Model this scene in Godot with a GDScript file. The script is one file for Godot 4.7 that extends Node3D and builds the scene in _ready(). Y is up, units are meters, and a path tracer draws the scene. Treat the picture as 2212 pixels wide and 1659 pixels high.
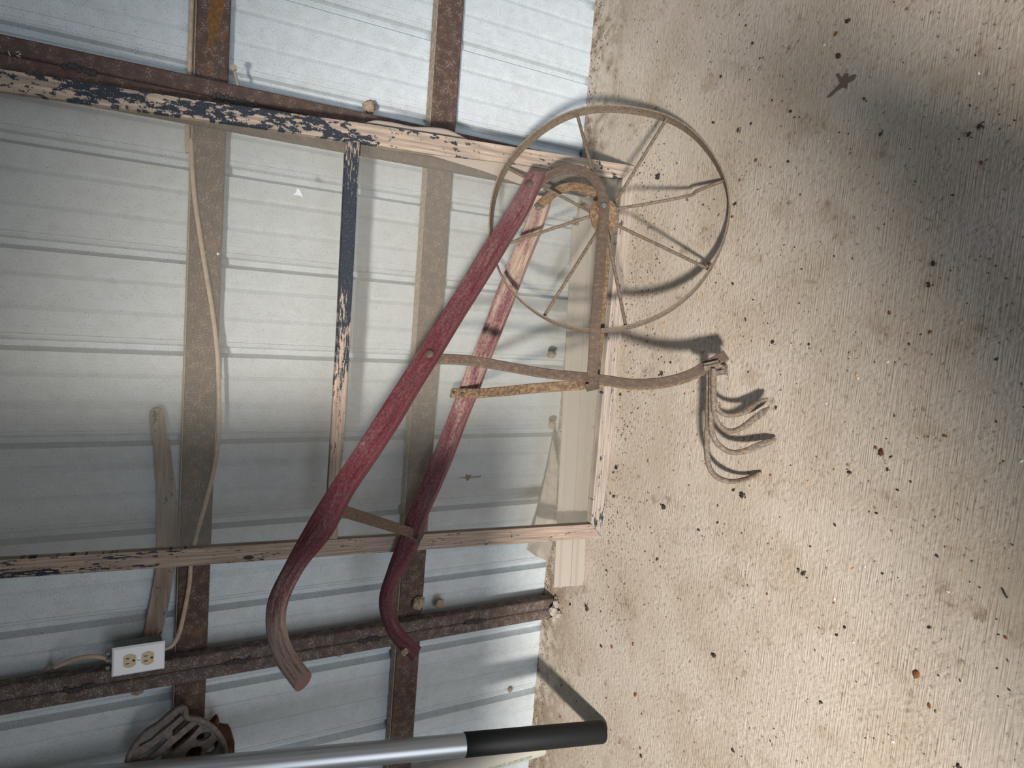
extends Node3D
# A shed corner, photographed with the camera turned on its side: corrugated siding on steel girts and posts,
# a screen frame leaning on the posts and a one-wheel garden cultivator leaning on the screen frame.

const F := 1535.0
const EYE := Vector3(0, 1.3384, 1.9579)
var cam_basis: Basis
var mat := {}
var rng := RandomNumberGenerator.new()
const LAMP := Vector3(-1.375, 3.25, 4.68)
const LAMP_AIM := Vector3(-0.48, 0.1, 0.56)

# ------------------------------------------------------------------ pixels of the photograph to points in the room
func look(x: float, y: float) -> Vector3:
	return cam_basis * Vector3((1659.0 - y) - 829.5, -(x - 1106.0), -F)
func fl(x: float, y: float, h := 0.0) -> Vector3:          # on the level h metres above the floor
	var d := look(x, y)
	return EYE + d * ((h - EYE.y) / d.y)
func wl(x: float, y: float, z := 0.0) -> Vector3:          # on the plane z metres in front of the wall
	var d := look(x, y)
	return EYE + d * ((z - EYE.z) / d.z)
func onp(x: float, y: float, p: Vector3, n: Vector3) -> Vector3:
	var d := look(x, y)
	return EYE + d * ((p - EYE).dot(n) / d.dot(n))

# ------------------------------------------------------------------ mesh building
class Mb:
	var st := SurfaceTool.new()
	var o := Vector3.ZERO
	func _init(origin := Vector3.ZERO):
		st.begin(Mesh.PRIMITIVE_TRIANGLES)
		o = origin
	func v(p: Vector3, uv: Vector2, g: int):
		st.set_smooth_group(g)
		st.set_uv(uv)
		st.add_vertex(p - o)
	func tri(a, b, c, ua := Vector2.ZERO, ub := Vector2.ZERO, uc := Vector2.ZERO, g := -1):
		v(a, ua, g); v(b, ub, g); v(c, uc, g)
	func quad(a, b, c, d, ua := Vector2.ZERO, ub := Vector2(1, 0), uc := Vector2(1, 1), ud := Vector2(0, 1), g := -1):
		tri(a, b, c, ua, ub, uc, g); tri(a, c, d, ua, uc, ud, g)
	# box with chamfered edges: centre, half sizes, axes
	func box(c: Vector3, h: Vector3, b := Basis(), ch := 0.0):
		if ch <= 0.0:
			for ax in 3:
				for s: float in [-1.0, 1.0]:
					var n := Vector3.ZERO; n[ax] = s
					var p := Vector3.ZERO; p[(ax + 1) % 3] = 1.0
					var q := Vector3.ZERO; q[(ax + 2) % 3] = s
					var cc := c + b * (n * h)
					var P := b * (p * h)
					var Q := b * (q * h)
					quad(cc - P - Q, cc - P + Q, cc + P + Q, cc + P - Q)
			return
		var prof := [Vector2(-h.x + ch, -h.y), Vector2(h.x - ch, -h.y), Vector2(h.x, -h.y + ch), Vector2(h.x, h.y - ch), Vector2(h.x - ch, h.y), Vector2(-h.x + ch, h.y), Vector2(-h.x, h.y - ch), Vector2(-h.x, -h.y + ch)]
		var rings := []
		for k in [[-h.z, 1.0], [-h.z + ch, 0.0], [h.z - ch, 0.0], [h.z, 1.0]]:
			var r := []
			for p in prof:
				var q: Vector2 = p
				if k[1] > 0.5:
					q = Vector2(clampf(q.x, -h.x + ch, h.x - ch), clampf(q.y, -h.y + ch, h.y - ch))
				r.append(c + b * Vector3(q.x, q.y, k[0]))
			rings.append(r)
		loft(rings, true, true, 0)
	# rings of equal size joined; mode 0 flat, 1 smooth all round, 2 smooth along, sharp across
	func loft(rings: Array, cap0 := true, cap1 := true, mode := 1, us := []):
		var n: int = rings[0].size()
		for i in rings.size() - 1:
			var u0: float = us[i] if us.size() else float(i) / (rings.size() - 1)
			var u1: float = us[i + 1] if us.size() else float(i + 1) / (rings.size() - 1)
			for k in n:
				var k2 := (k + 1) % n
				var g := -1 if mode == 0 else (1 if mode == 1 else k + 1)
				quad(rings[i][k], rings[i + 1][k], rings[i + 1][k2], rings[i][k2], Vector2(u0, float(k) / n), Vector2(u1, float(k) / n), Vector2(u1, float(k + 1) / n), Vector2(u0, float(k + 1) / n), g)
		for e in [[cap0, 0], [cap1, rings.size() - 1]]:
			if e[0]:
				var r: Array = rings[e[1]]
				var m := Vector3.ZERO
				for p in r: m += p
				m /= n
				var u := Vector2(0.0 if e[1] == 0 else 1.0, 0.5)
				for k in n:
					if e[1] == 0: tri(m, r[k], r[(k + 1) % n], u, u, u)
					else: tri(m, r[(k + 1) % n], r[k], u, u, u)
	# a profile carried along points; wd = the width direction (one or one per point)
	func sweep(pts: Array, wd, ws, ts, prof: Array, mode := 2, caps := true):
		var rings := []
		var us := []
		var tot := 0.0
		for i in pts.size() - 1: tot += pts[i].distance_to(pts[i + 1])
		var run := 0.0
		for i in pts.size():
			var a: Vector3 = pts[max(i - 1, 0)]
			var b: Vector3 = pts[min(i + 1, pts.size() - 1)]
			var t := (b - a).normalized()
			var w: Vector3 = wd[i] if wd is Array else wd
			w = (w - t * w.dot(t)).normalized()
			var nn := t.cross(w)
			var hw: float = ws[i] if ws is Array else ws
			var ht: float = ts[i] if ts is Array else ts
			var r := []
			for p in prof: r.append(pts[i] + w * p.x * hw + nn * p.y * ht)
			rings.append(r)
			us.append(run / tot)
			if i < pts.size() - 1: run += pts[i].distance_to(pts[i + 1])
		loft(rings, caps, caps, mode, us)
	func tube(pts: Array, r, sides := 10, caps := true):
		var prof := []
		for k in sides: prof.append(Vector2(cos(TAU * k / sides), sin(TAU * k / sides)))
		# parallel transport of the width direction
		var wd := []
		var t0: Vector3 = (pts[1] - pts[0]).normalized()
		var w := t0.cross(Vector3.UP if absf(t0.y) < 0.9 else Vector3.RIGHT).normalized()
		for i in pts.size():
			var t: Vector3 = (pts[min(i + 1, pts.size() - 1)] - pts[max(i - 1, 0)]).normalized()
			w = (w - t * w.dot(t)).normalized()
			wd.append(w)
		sweep(pts, wd, r, r, prof, 1, caps)
	# a profile (radius, height) turned about an axis
	func lathe(c: Vector3, axis: Vector3, prof: Array, sides := 20, mode := 0):
		var x := axis.cross(Vector3.UP if absf(axis.y) < 0.9 else Vector3.RIGHT).normalized()
		var y := axis.cross(x).normalized()
		var rings := []
		for p in prof:
			var r := []
			for k in sides:
				var t := TAU * k / sides
				r.append(c + axis * p.y + (x * cos(t) + y * sin(t)) * p.x)
			rings.append(r)
		for i in rings.size() - 1:
			for k in sides:
				var k2 := (k + 1) % sides
				quad(rings[i][k], rings[i][k2], rings[i + 1][k2], rings[i + 1][k], Vector2(float(k) / sides, 0), Vector2(float(k + 1) / sides, 0), Vector2(float(k + 1) / sides, 1), Vector2(float(k) / sides, 1), i + 1 if mode == 0 else 1)
	# a flat outline in a plane (o, ex, ey) given thickness along n from d0 to d1, with a small bevel on the d1 face
	func slab(poly: Array, p0: Vector3, ex: Vector3, ey: Vector3, n: Vector3, d0: float, d1: float, bev := 0.0, uvr := Rect2(0, 0, 1, 1), along_y := false):
		var pts := PackedVector2Array(poly)
		if Geometry2D.is_polygon_clockwise(pts): pts.reverse()
		var inner := pts
		if bev > 0.0:
			var off := Geometry2D.offset_polygon(pts, -bev, Geometry2D.JOIN_MITER)
			if off.size() and off[0].size() == pts.size():
				var best := 0
				for k in off[0].size():
					if off[0][k].distance_to(pts[0]) < off[0][best].distance_to(pts[0]): best = k
				var re := PackedVector2Array()
				for k in pts.size(): re.append(off[0][(best + k) % pts.size()])
				inner = re
		var uv := func(q: Vector2) -> Vector2:
			var w := Vector2((q.x - uvr.position.x) / uvr.size.x, (q.y - uvr.position.y) / uvr.size.y)
			return Vector2(w.y, w.x) if along_y else w
		var P := func(q: Vector2, d: float) -> Vector3: return p0 + ex * q.x + ey * q.y + n * d
		var m := pts.size()
		for k in m:
			var k2 := (k + 1) % m
			quad(P.call(pts[k], d0), P.call(pts[k], d1 - bev), P.call(pts[k2], d1 - bev), P.call(pts[k2], d0), uv.call(pts[k]), uv.call(pts[k]), uv.call(pts[k2]), uv.call(pts[k2]))
			if bev > 0.0:
				quad(P.call(pts[k], d1 - bev), P.call(inner[k], d1), P.call(inner[k2], d1), P.call(pts[k2], d1 - bev), uv.call(pts[k]), uv.call(inner[k]), uv.call(inner[k2]), uv.call(pts[k2]))
		var tr := Geometry2D.triangulate_polygon(inner)
		for i in range(0, tr.size(), 3):
			tri(P.call(inner[tr[i]], d1), P.call(inner[tr[i + 2]], d1), P.call(inner[tr[i + 1]], d1), uv.call(inner[tr[i]]), uv.call(inner[tr[i + 2]]), uv.call(inner[tr[i + 1]]))
		tr = Geometry2D.triangulate_polygon(pts)
		for i in range(0, tr.size(), 3):
			tri(P.call(pts[tr[i]], d0), P.call(pts[tr[i + 1]], d0), P.call(pts[tr[i + 2]], d0), uv.call(pts[tr[i]]), uv.call(pts[tr[i + 1]]), uv.call(pts[tr[i + 2]]))
	# a rough lump: a sphere pushed about by noise
	func lump(c: Vector3, r: Vector3, b: Basis, noise: FastNoiseLite, rough := 0.35, n := 8, freq := 1.0):
		var rings := []
		for i in n + 1:
			var th := PI * i / n
			var ring := []
			for k in n * 2:
				var ph := TAU * k / (n * 2)
				var d := Vector3(sin(th) * cos(ph), cos(th), sin(th) * sin(ph))
				var q := d * (1.0 + rough * noise.get_noise_3dv(d * 60.0 * freq + c * 900.0))
				ring.append(c + b * (q * r))
			rings.append(ring)
		loft(rings, false, false, 1)
	func mesh() -> ArrayMesh:
		st.index()
		st.generate_normals()
		return st.commit()

const BAR := [Vector2(-0.82, -1), Vector2(0.82, -1), Vector2(1, -0.6), Vector2(1, 0.6), Vector2(0.82, 1), Vector2(-0.82, 1), Vector2(-1, 0.6), Vector2(-1, -0.6)]

func round_prof(n: int, e := 2.0) -> Array:
	var r := []
	for k in n:
		var t := TAU * (k + 0.5) / n
		r.append(Vector2(signf(cos(t)) * pow(absf(cos(t)), 2.0 / e), signf(sin(t)) * pow(absf(sin(t)), 2.0 / e)))
	return r

func curve(p: Array, per := 6) -> Array:                   # Catmull-Rom through the points
	var r := []
	for i in p.size() - 1:
		var a = p[max(i - 1, 0)]
		var d = p[min(i + 2, p.size() - 1)]
		for k in per:
			var t := float(k) / per
			r.append(p[i].cubic_interpolate(p[i + 1], a, d, t) if not p[i] is float else cubic_interpolate(p[i], p[i + 1], a, d, t))
	r.append(p[-1])
	return r

# ------------------------------------------------------------------ naming and adding
var taken := {}
func numbered(called: String) -> String:
	var n: int = taken.get(called, 0)
	taken[called] = n + 1
	return called if n == 0 else "%s_%03d" % [called, n]

func part(called: String, mb: Mb, m: Material, parent: Node) -> MeshInstance3D:
	var o := MeshInstance3D.new()
	o.mesh = mb.mesh()
	o.material_override = null
	o.mesh.surface_set_material(0, m)
	o.name = numbered(called) if parent == self else called
	if parent != self:
		var k := 1
		while parent.has_node(NodePath(o.name)):
			o.name = "%s_%03d" % [called, k]
			k += 1
	parent.add_child(o, true)
	return o

func thing(called: String, label: String, category: String, at := Vector3.ZERO, group := "") -> Node3D:
	var o := Node3D.new()
	o.name = numbered(called)
	o.position = at
	add_child(o, true)
	return tag(o, label, category, group)

func tag(o: Node3D, label: String, category: String, group := "") -> Node3D:
	o.set_meta("label", label)
	o.set_meta("category", category)
	if group: o.set_meta("group", group)
	return o

func single(called: String, mb: Mb, m: Material, label: String, category: String, group := "") -> Node3D:
	var o := part(called, mb, m, self)
	o.position = mb.o
	return tag(o, label, category, group)

func struct(o: Node3D) -> Node3D:
	o.set_meta("kind", "structure")
	return o

# ------------------------------------------------------------------ textures and materials
func noise(s: int, f: float, oct := 3, type := FastNoiseLite.TYPE_SIMPLEX_SMOOTH) -> FastNoiseLite:
	var n := FastNoiseLite.new()
	n.seed = s
	n.noise_type = type
	n.frequency = f
	n.fractal_octaves = oct
	n.fractal_type = FastNoiseLite.FRACTAL_FBM if oct > 1 else FastNoiseLite.FRACTAL_NONE
	return n

func c8(r: int, g: int, b: int) -> Color:
	return Color(r / 255.0, g / 255.0, b / 255.0)

func paint(w: int, h: int, f: Callable) -> ImageTexture:
	var im := Image.create_empty(w, h, false, Image.FORMAT_RGB8)
	for y in h:
		for x in w:
			im.set_pixel(x, y, f.call(x, y))
	return ImageTexture.create_from_image(im)

func std(tex: Texture2D, rough := 0.85, tint := Color.WHITE) -> StandardMaterial3D:
	var m := StandardMaterial3D.new()
	m.albedo_texture = tex
	m.albedo_color = tint
	m.roughness = rough
	m.metallic_specular = 0.35
	return m

func plain(c: Color, rough := 0.8, metal := 0.0) -> StandardMaterial3D:
	var m := StandardMaterial3D.new()
	m.albedo_color = c
	m.roughness = rough
	m.metallic = metal
	m.metallic_specular = 0.4
	return m

func tri3(m: StandardMaterial3D, scale: float, world := true) -> StandardMaterial3D:
	m.uv1_triplanar = true
	m.uv1_world_triplanar = world
	m.uv1_scale = Vector3.ONE * scale
	m.uv1_triplanar_sharpness = 4.0
	return m

func gray(n: FastNoiseLite, w: int, h: int) -> Image:
	var im := n.get_seamless_image(w, h)
	im.convert(Image.FORMAT_L8)
	return im

# a steel surface: base colour, its dust and rust
func steel(s: int, base: Color, dust: Color, rust: Color, dusty: float, rusty: float, rough := 0.8) -> StandardMaterial3D:
	var fine := gray(noise(s, 0.16, 2), 512, 512).get_data()
	var mid := gray(noise(s + 1, 0.03, 4), 512, 512).get_data()
	var big := gray(noise(s + 2, 0.012, 3), 512, 512).get_data()
	var by := PackedByteArray()
	by.resize(512 * 512 * 3)
	for i in 512 * 512:
		var a := fine[i] / 255.0
		var b := mid[i] / 255.0
		var d := big[i] / 255.0
		var c := base * (0.9 + 0.2 * b)
		c = c.lerp(rust, clampf((d - 1.0 + rusty) * 4.0, 0, 1) * clampf(0.2 + b, 0, 1))
		c = c.lerp(dust, clampf((a * 0.75 + b * 0.45 - 1.1 + dusty) * 5.0, 0, 1))
		by[i * 3] = int(clampf(c.r, 0, 1) * 255)
		by[i * 3 + 1] = int(clampf(c.g, 0, 1) * 255)
		by[i * 3 + 2] = int(clampf(c.b, 0, 1) * 255)
	var m := std(ImageTexture.create_from_image(Image.create_from_data(512, 512, false, Image.FORMAT_RGB8, by)), rough)
	return m

# bare weathered wood with what is left of its dark paint; keep(u) = share of paint kept along the length
func peeled(s: int, w: int, h: int, keep: Array, metres: float, wood := c8(168, 152, 137)) -> StandardMaterial3D:
	var flakes := noise(s, 0.06, 4)
	var fine := noise(s + 1, 0.2, 2)
	var grain := noise(s + 2, 0.05, 3)
	var f := func(x: int, y: int) -> Color:
		var u := float(x) / w
		var mx := u * metres * 900.0
		var my := float(y) / h * 48.0
		var g := grain.get_noise_2d(mx * 0.12, my * 3.5)
		var c := wood * (0.93 + 0.22 * g)
		c = c.lerp(c8(120, 104, 96), clampf((grain.get_noise_2d(mx * 0.05 + 900.0, my * 5.0) - 0.28) * 2.2, 0, 0.6))
		var k := u * (keep.size() - 1)
		var i := int(k)
		var kp: float = lerpf(keep[i], keep[min(i + 1, keep.size() - 1)], k - i)
		var e := minf(my, 48.0 - my)
		var n := 0.85 * flakes.get_noise_2d(mx * 0.55, my * 2.6) + 0.25 * fine.get_noise_2d(mx * 1.0, my * 2.4) + 0.75 * flakes.get_noise_2d(mx * 0.11 + 500.0, my * 0.55)
		if n + (kp - 0.5) * 1.05 - clampf(0.3 - e * 0.07, 0, 0.3) > 0.0:
			var q := c8(48, 54, 64) * (0.85 + 0.35 * absf(fine.get_noise_2d(mx, my)))
			if fine.get_noise_2d(mx * 1.9 + 77.0, my * 1.9) > 0.62: q = wood * 0.95
			return q
		if fine.get_noise_2d(mx * 0.2 + 40.0, my * 0.8 + 9.0) > 0.72: c = c * 0.6
		return c
	var m := std(paint(w, h, f), 0.9)
	return m

# worn red paint over pale wood; worn = how much paint has gone along the length, side wear at the edges
func red_wood(s: int, worn: Array, pale: Array) -> StandardMaterial3D:
	var w := 1024
	var h := 128
	var st := noise(s, 0.05, 4)
	var fi := noise(s + 1, 0.25, 2)
	var f := func(x: int, y: int) -> Color:
		var u := float(x) / w
		var v := float(y) / h
		var mx := x * 1.4
		var my := v * 160.0
		var k := u * (worn.size() - 1)
		var i := int(k)
		var j: int = min(i + 1, worn.size() - 1)
		var wr: float = lerpf(worn[i], worn[j], k - i)
		var pl: float = lerpf(pale[i], pale[j], k - i)
		var n := st.get_noise_2d(mx * 0.12, my * 1.3)
		var n2 := fi.get_noise_2d(mx * 0.35, my * 1.1)
		var c := c8(84, 32, 42).lerp(c8(72, 26, 36), clampf(n * 2.0, 0, 1))
		c = c.lerp(c8(140, 113, 110), clampf(wr * 1.1 + n * 0.3 + n2 * 0.3, 0, 0.8))
		c = c.lerp(c8(168, 148, 133), clampf((pl + n * 0.55 + n2 * 0.2 - 0.35) * 2.0, 0, 1))
		if st.get_noise_2d(mx * 0.04 + 300.0, my * 2.6 + 50.0) > 0.5: c = c.lerp(c8(84, 24, 36), 0.6 * (1.0 - pl * 0.7))
		c = c * (0.94 + 0.2 * fi.get_noise_2d(mx * 0.06, my * 2.0))
		return c
	return std(paint(w, h, f), 0.72)

func make_materials():
	# --- concrete: broomed relief, speckle and stains
	var S := 2048
	var broom := gray(noise(11, 0.1, 2), 90, S)
	broom.resize(S, S, Image.INTERPOLATE_CUBIC)
	var bump := gray(noise(12, 0.075, 3, FastNoiseLite.TYPE_VALUE_CUBIC), S, S)
	var wander := gray(noise(13, 0.006, 2), S, S)
	var bd := broom.get_data()
	var pd := bump.get_data()
	var wd := wander.get_data()
	var hb := PackedByteArray(); hb.resize(S * S)
	var ab := PackedByteArray(); ab.resize(S * S * 3)
	for i in S * S:
		var w := wd[i]
		hb[i] = (bd[i] * (w + 10) + pd[i] * (330 - w)) / 345
		var t := 224 + (pd[i] - 128) / 8 + (bd[i] - 128) / 14
		if pd[i] < 62: t -= (62 - pd[i]) * 2
		ab[i * 3] = clampi(t, 0, 255); ab[i * 3 + 1] = clampi(t - 1, 0, 255); ab[i * 3 + 2] = clampi(t - 3, 0, 255)
	var m := std(ImageTexture.create_from_image(Image.create_from_data(S, S, false, Image.FORMAT_RGB8, ab)), 0.92, c8(214, 203, 191))
	m.heightmap_enabled = true
	m.heightmap_texture = ImageTexture.create_from_image(Image.create_from_data(S, S, false, Image.FORMAT_L8, hb))
	m.heightmap_scale = 0.2
	m.uv1_scale = Vector3(1, 1, 1) / 0.9
	m.detail_enabled = true
	m.detail_blend_mode = BaseMaterial3D.BLEND_MODE_MUL
	m.detail_uv_layer = BaseMaterial3D.DETAIL_UV_2
	var blot := noise(21, 0.012, 4)
	var sp := noise(22, 0.09, 3)
	var f := func(x: int, y: int) -> Color:
		var b := blot.get_noise_2d(x, y)
		var q := blot.get_noise_2d(x * 2.3 + 800.0, y * 1.6)
		var c := Color(1, 1, 1).lerp(c8(240, 236, 230), clampf(b * 1.2 + 0.3, 0, 1))
		c = c.lerp(c8(222, 213, 203), clampf((q - 0.25) * 1.5, 0, 0.6))
		var s := sp.get_noise_2d(x, y)
		c = c.lerp(c8(180, 168, 154), clampf((s * (0.7 + q) - 0.40) * 2.4, 0, 0.5))
		# the dirt that has gathered in the last hand's breadth before the wall
		var edge := 1.0 - clampf((y / 1024.0 * 4.0 - 0.03) / 0.17, 0, 1)
		return c.lerp(c8(150, 136, 120), edge * clampf(0.25 + s * 0.8 + b * 0.7, 0, 0.6))
	m.detail_albedo = paint(1024, 1024, f)
	var whole := Image.create_empty(4, 4, false, Image.FORMAT_L8); whole.fill(Color.WHITE)
	m.detail_mask = ImageTexture.create_from_image(whole)
	mat.concrete = m
	# --- siding: pale coating with fly specks and dust
	var sn := noise(31, 0.33, 2)
	var sm := noise(32, 0.02, 4)
	f = func(x: int, y: int) -> Color:
		var c := c8(196, 204, 208) * (0.98 + 0.035 * sm.get_noise_2d(x, y))
		c = c.lerp(c8(176, 176, 170), clampf((sm.get_noise_2d(x * 0.9 + 700.0, y * 0.5) - 0.3) * 0.8, 0, 0.25))
		var s := sn.get_noise_2d(x, y) + 0.16 * sm.get_noise_2d(x * 1.5, y * 1.5 + 300.0)
		return c.lerp(c8(96, 98, 98), clampf((s - 0.50) * 5.0, 0, 0.7))
	mat.siding = std(paint(1024, 1024, f), 0.5)
	mat.siding.uv1_scale = Vector3.ONE / 1.1
	# --- steels
	mat.post = tri3(steel(41, c8(80, 66, 61), c8(118, 104, 96), c8(96, 72, 60), 0.4, 0.35), 2.0)
	mat.post_left = tri3(steel(44, c8(88, 76, 71), c8(132, 124, 116), c8(92, 72, 62), 0.45, 0.38), 2.0)
	mat.girt = tri3(steel(47, c8(82, 67, 61), c8(130, 116, 106), c8(110, 78, 58), 0.42, 0.4), 2.0)
	mat.girt_lit_top = tri3(steel(48, c8(150, 136, 122), c8(184, 170, 152), c8(120, 86, 60), 0.5, 0.2), 3.0)  # paler girt steel, with the light on the upper face painted in
	mat.orange_rust = tri3(steel(50, c8(104, 76, 50), c8(134, 94, 54), c8(92, 62, 42), 0.46, 0.45), 6.0)
	mat.weld = tri3(steel(49, c8(60, 56, 58), c8(110, 106, 104), c8(70, 48, 40), 0.35, 0.3), 9.0)
	mat.iron = tri3(steel(51, c8(90, 77, 68), c8(146, 124, 100), c8(102, 80, 62), 0.35, 0.35, 0.7), 5.0, false)
	mat.iron_dusty = tri3(steel(54, c8(96, 78, 64), c8(168, 142, 110), c8(112, 84, 62), 0.5, 0.4, 0.8), 5.0, false)
	mat.rim = tri3(steel(57, c8(136, 124, 108), c8(62, 51, 44), c8(120, 104, 92), 0.5, 0.4, 0.8), 6.0, false)
	mat.tine = tri3(steel(61, c8(98, 90, 83), c8(160, 146, 125), c8(118, 90, 66), 0.46, 0.42, 0.7), 6.0, false)
	mat.seat = tri3(steel(64, c8(108, 100, 95), c8(132, 124, 116), c8(92, 76, 66), 0.4, 0.3), 4.0, false)
	mat.rust = tri3(steel(67, c8(86, 58, 42), c8(116, 80, 56), c8(60, 44, 36), 0.3, 0.4), 5.0)
	mat.bolt = plain(c8(176, 178, 176), 0.35, 0.85)
	mat.old_bolt = plain(c8(88, 77, 71), 0.7, 0.3)
	mat.nail = plain(c8(168, 161, 148), 0.6, 0.2)
	# --- woods
	mat.stile_right = peeled(71, 2048, 72, [0.0, -0.05, -0.1, -0.05, 0.1, 0.2, 0.36, 0.52, 0.58, 0.56, 0.5, 0.42, 0.34, 0.3, 0.3], 2.0)
	mat.stile_left = peeled(74, 2048, 64, [-0.1, -0.1, -0.1, -0.1, -0.05, -0.05, -0.1, -0.05, 0.0, 0.1, 0.26, 0.36, 0.36, 0.34, 0.36], 2.0, c8(164, 147, 133))
	mat.rail_mid = peeled(77, 1024, 48, [-0.1, -0.1, 0.0, 0.05, 0.1, 0.25, 0.45, 0.75, 1.1, 1.3, 1.3, 0.95, 0.5], 1.0, c8(166, 148, 134))
	mat.rail_low = peeled(80, 1024, 48, [0.2, 0.05, -0.1, -0.1, -0.1, -0.05, -0.1, 0.1, 0.1], 1.1, c8(172, 160, 149))
	mat.handle_front = red_wood(83, [0.62, 0.55, 0.5, 0.4, 0.32, 0.26, 0.24, 0.22, 0.24, 0.3, 0.5, 0.7, 0.7], [0.0, 0.0, 0.0, 0.0, 0.0, 0.0, 0.0, 0.0, 0.0, 0.1, 0.4, 0.85, 0.8])
	mat.handle_back = red_wood(86, [0.8, 0.8, 0.75, 0.7, 0.62, 0.6, 0.55, 0.5, 0.42, 0.34, 0.3, 0.35, 0.4], [0.75, 0.72, 0.62, 0.5, 0.5, 0.36, 0.25, 0.14, 0.0, 0.0, 0.0, 0.1, 0.1])
	mat.bare_edge = peeled(88, 512, 32, [0.0, 0.0], 1.0, c8(170, 142, 124))
	mat.lath = peeled(90, 512, 48, [0.0, 0.0], 0.8, c8(150, 134, 120))
	# --- the rest
	mat.wire = plain(c8(170, 165, 153), 0.85)
	mat.cloth = plain(c8(152, 143, 133), 0.9)
	mat.trim = plain(c8(160, 152, 142), 0.75)
	mat.sheet = tri3(steel(94, c8(150, 142, 132), c8(168, 158, 146), c8(120, 106, 92), 0.3, 0.3), 2.0)
	mat.plate = plain(c8(236, 238, 242), 0.35)
	mat.ivory = plain(c8(196, 178, 146), 0.45)
	mat.slot = plain(c8(30, 26, 24), 0.8)
	mat.galvan = plain(c8(112, 120, 116), 0.5, 0.4)
	mat.cable = tri3(steel(95, c8(176, 155, 136), c8(160, 140, 122), c8(140, 118, 100), 0.3, 0.3), 3.0)
	mat.alu = plain(c8(186, 188, 190), 0.38, 0.75)
	mat.rubber = plain(c8(20, 23, 25), 0.6)
	mat.pvc = plain(c8(184, 180, 170), 0.5)
	mat.ink = plain(c8(62, 136, 106), 0.6)
	mat.chalk = plain(c8(188, 180, 166), 0.95)
	mat.mud = tri3(steel(97, c8(158, 140, 118), c8(186, 168, 144), c8(92, 78, 64), 0.3, 0.4), 14.0)
	mat.crumb = plain(c8(58, 52, 46), 0.9)
	mat.leafy = plain(c8(120, 78, 52), 0.85)
	mat.tanny = plain(c8(196, 152, 104), 0.85)
	mat.whity = plain(c8(228, 226, 218), 0.8)
	mat.scrap = plain(c8(186, 194, 198), 0.8)
	mat.spoke = tri3(steel(58, c8(98, 87, 76), c8(148, 131, 109), c8(92, 74, 62), 0.46, 0.4, 0.8), 6.0, false)
	mat.stain = plain(c8(112, 98, 88), 0.95)
	mat.outer = plain(c8(150, 148, 142), 0.9)
	mat.glow = plain(c8(255, 240, 215), 0.5)
	mat.glow.emission_enabled = true
	mat.glow.emission = c8(255, 238, 214)
	mat.glow.emission_energy_multiplier = 3.0
	mat.housing = plain(c8(60, 62, 64), 0.6)

# ------------------------------------------------------------------ the cultivator's own axes
var CP := Vector3(0.259, 0.233, 0.465)                     # centre of the wheel
var FA := Vector3(0.883, 0, -0.469)
var FU := Vector3(-0.308, 0.755, -0.579)
var FN := Vector3(0.354, 0.656, 0.666)
func fr(p: Vector3) -> Vector3:                            # ahead, up, out of the frame's plane
	return CP + FA * p.x + FU * p.y + FN * p.z
func clear(p: Vector3) -> Vector3:                         # the far handle bows a little forward, clear of the stile it leans on
	var k := 0.036 * smoothstep(0.05, -0.62, (p - CP).dot(FA))
	return p + (EYE - p) * k
func splay(a: float) -> float:                             # how far each handle stands off the middle plane
	return 0.051 + 0.264 * (0.111 - a) if a > -0.672 else 0.2577 + 0.2 * (-0.672 - a)

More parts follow.
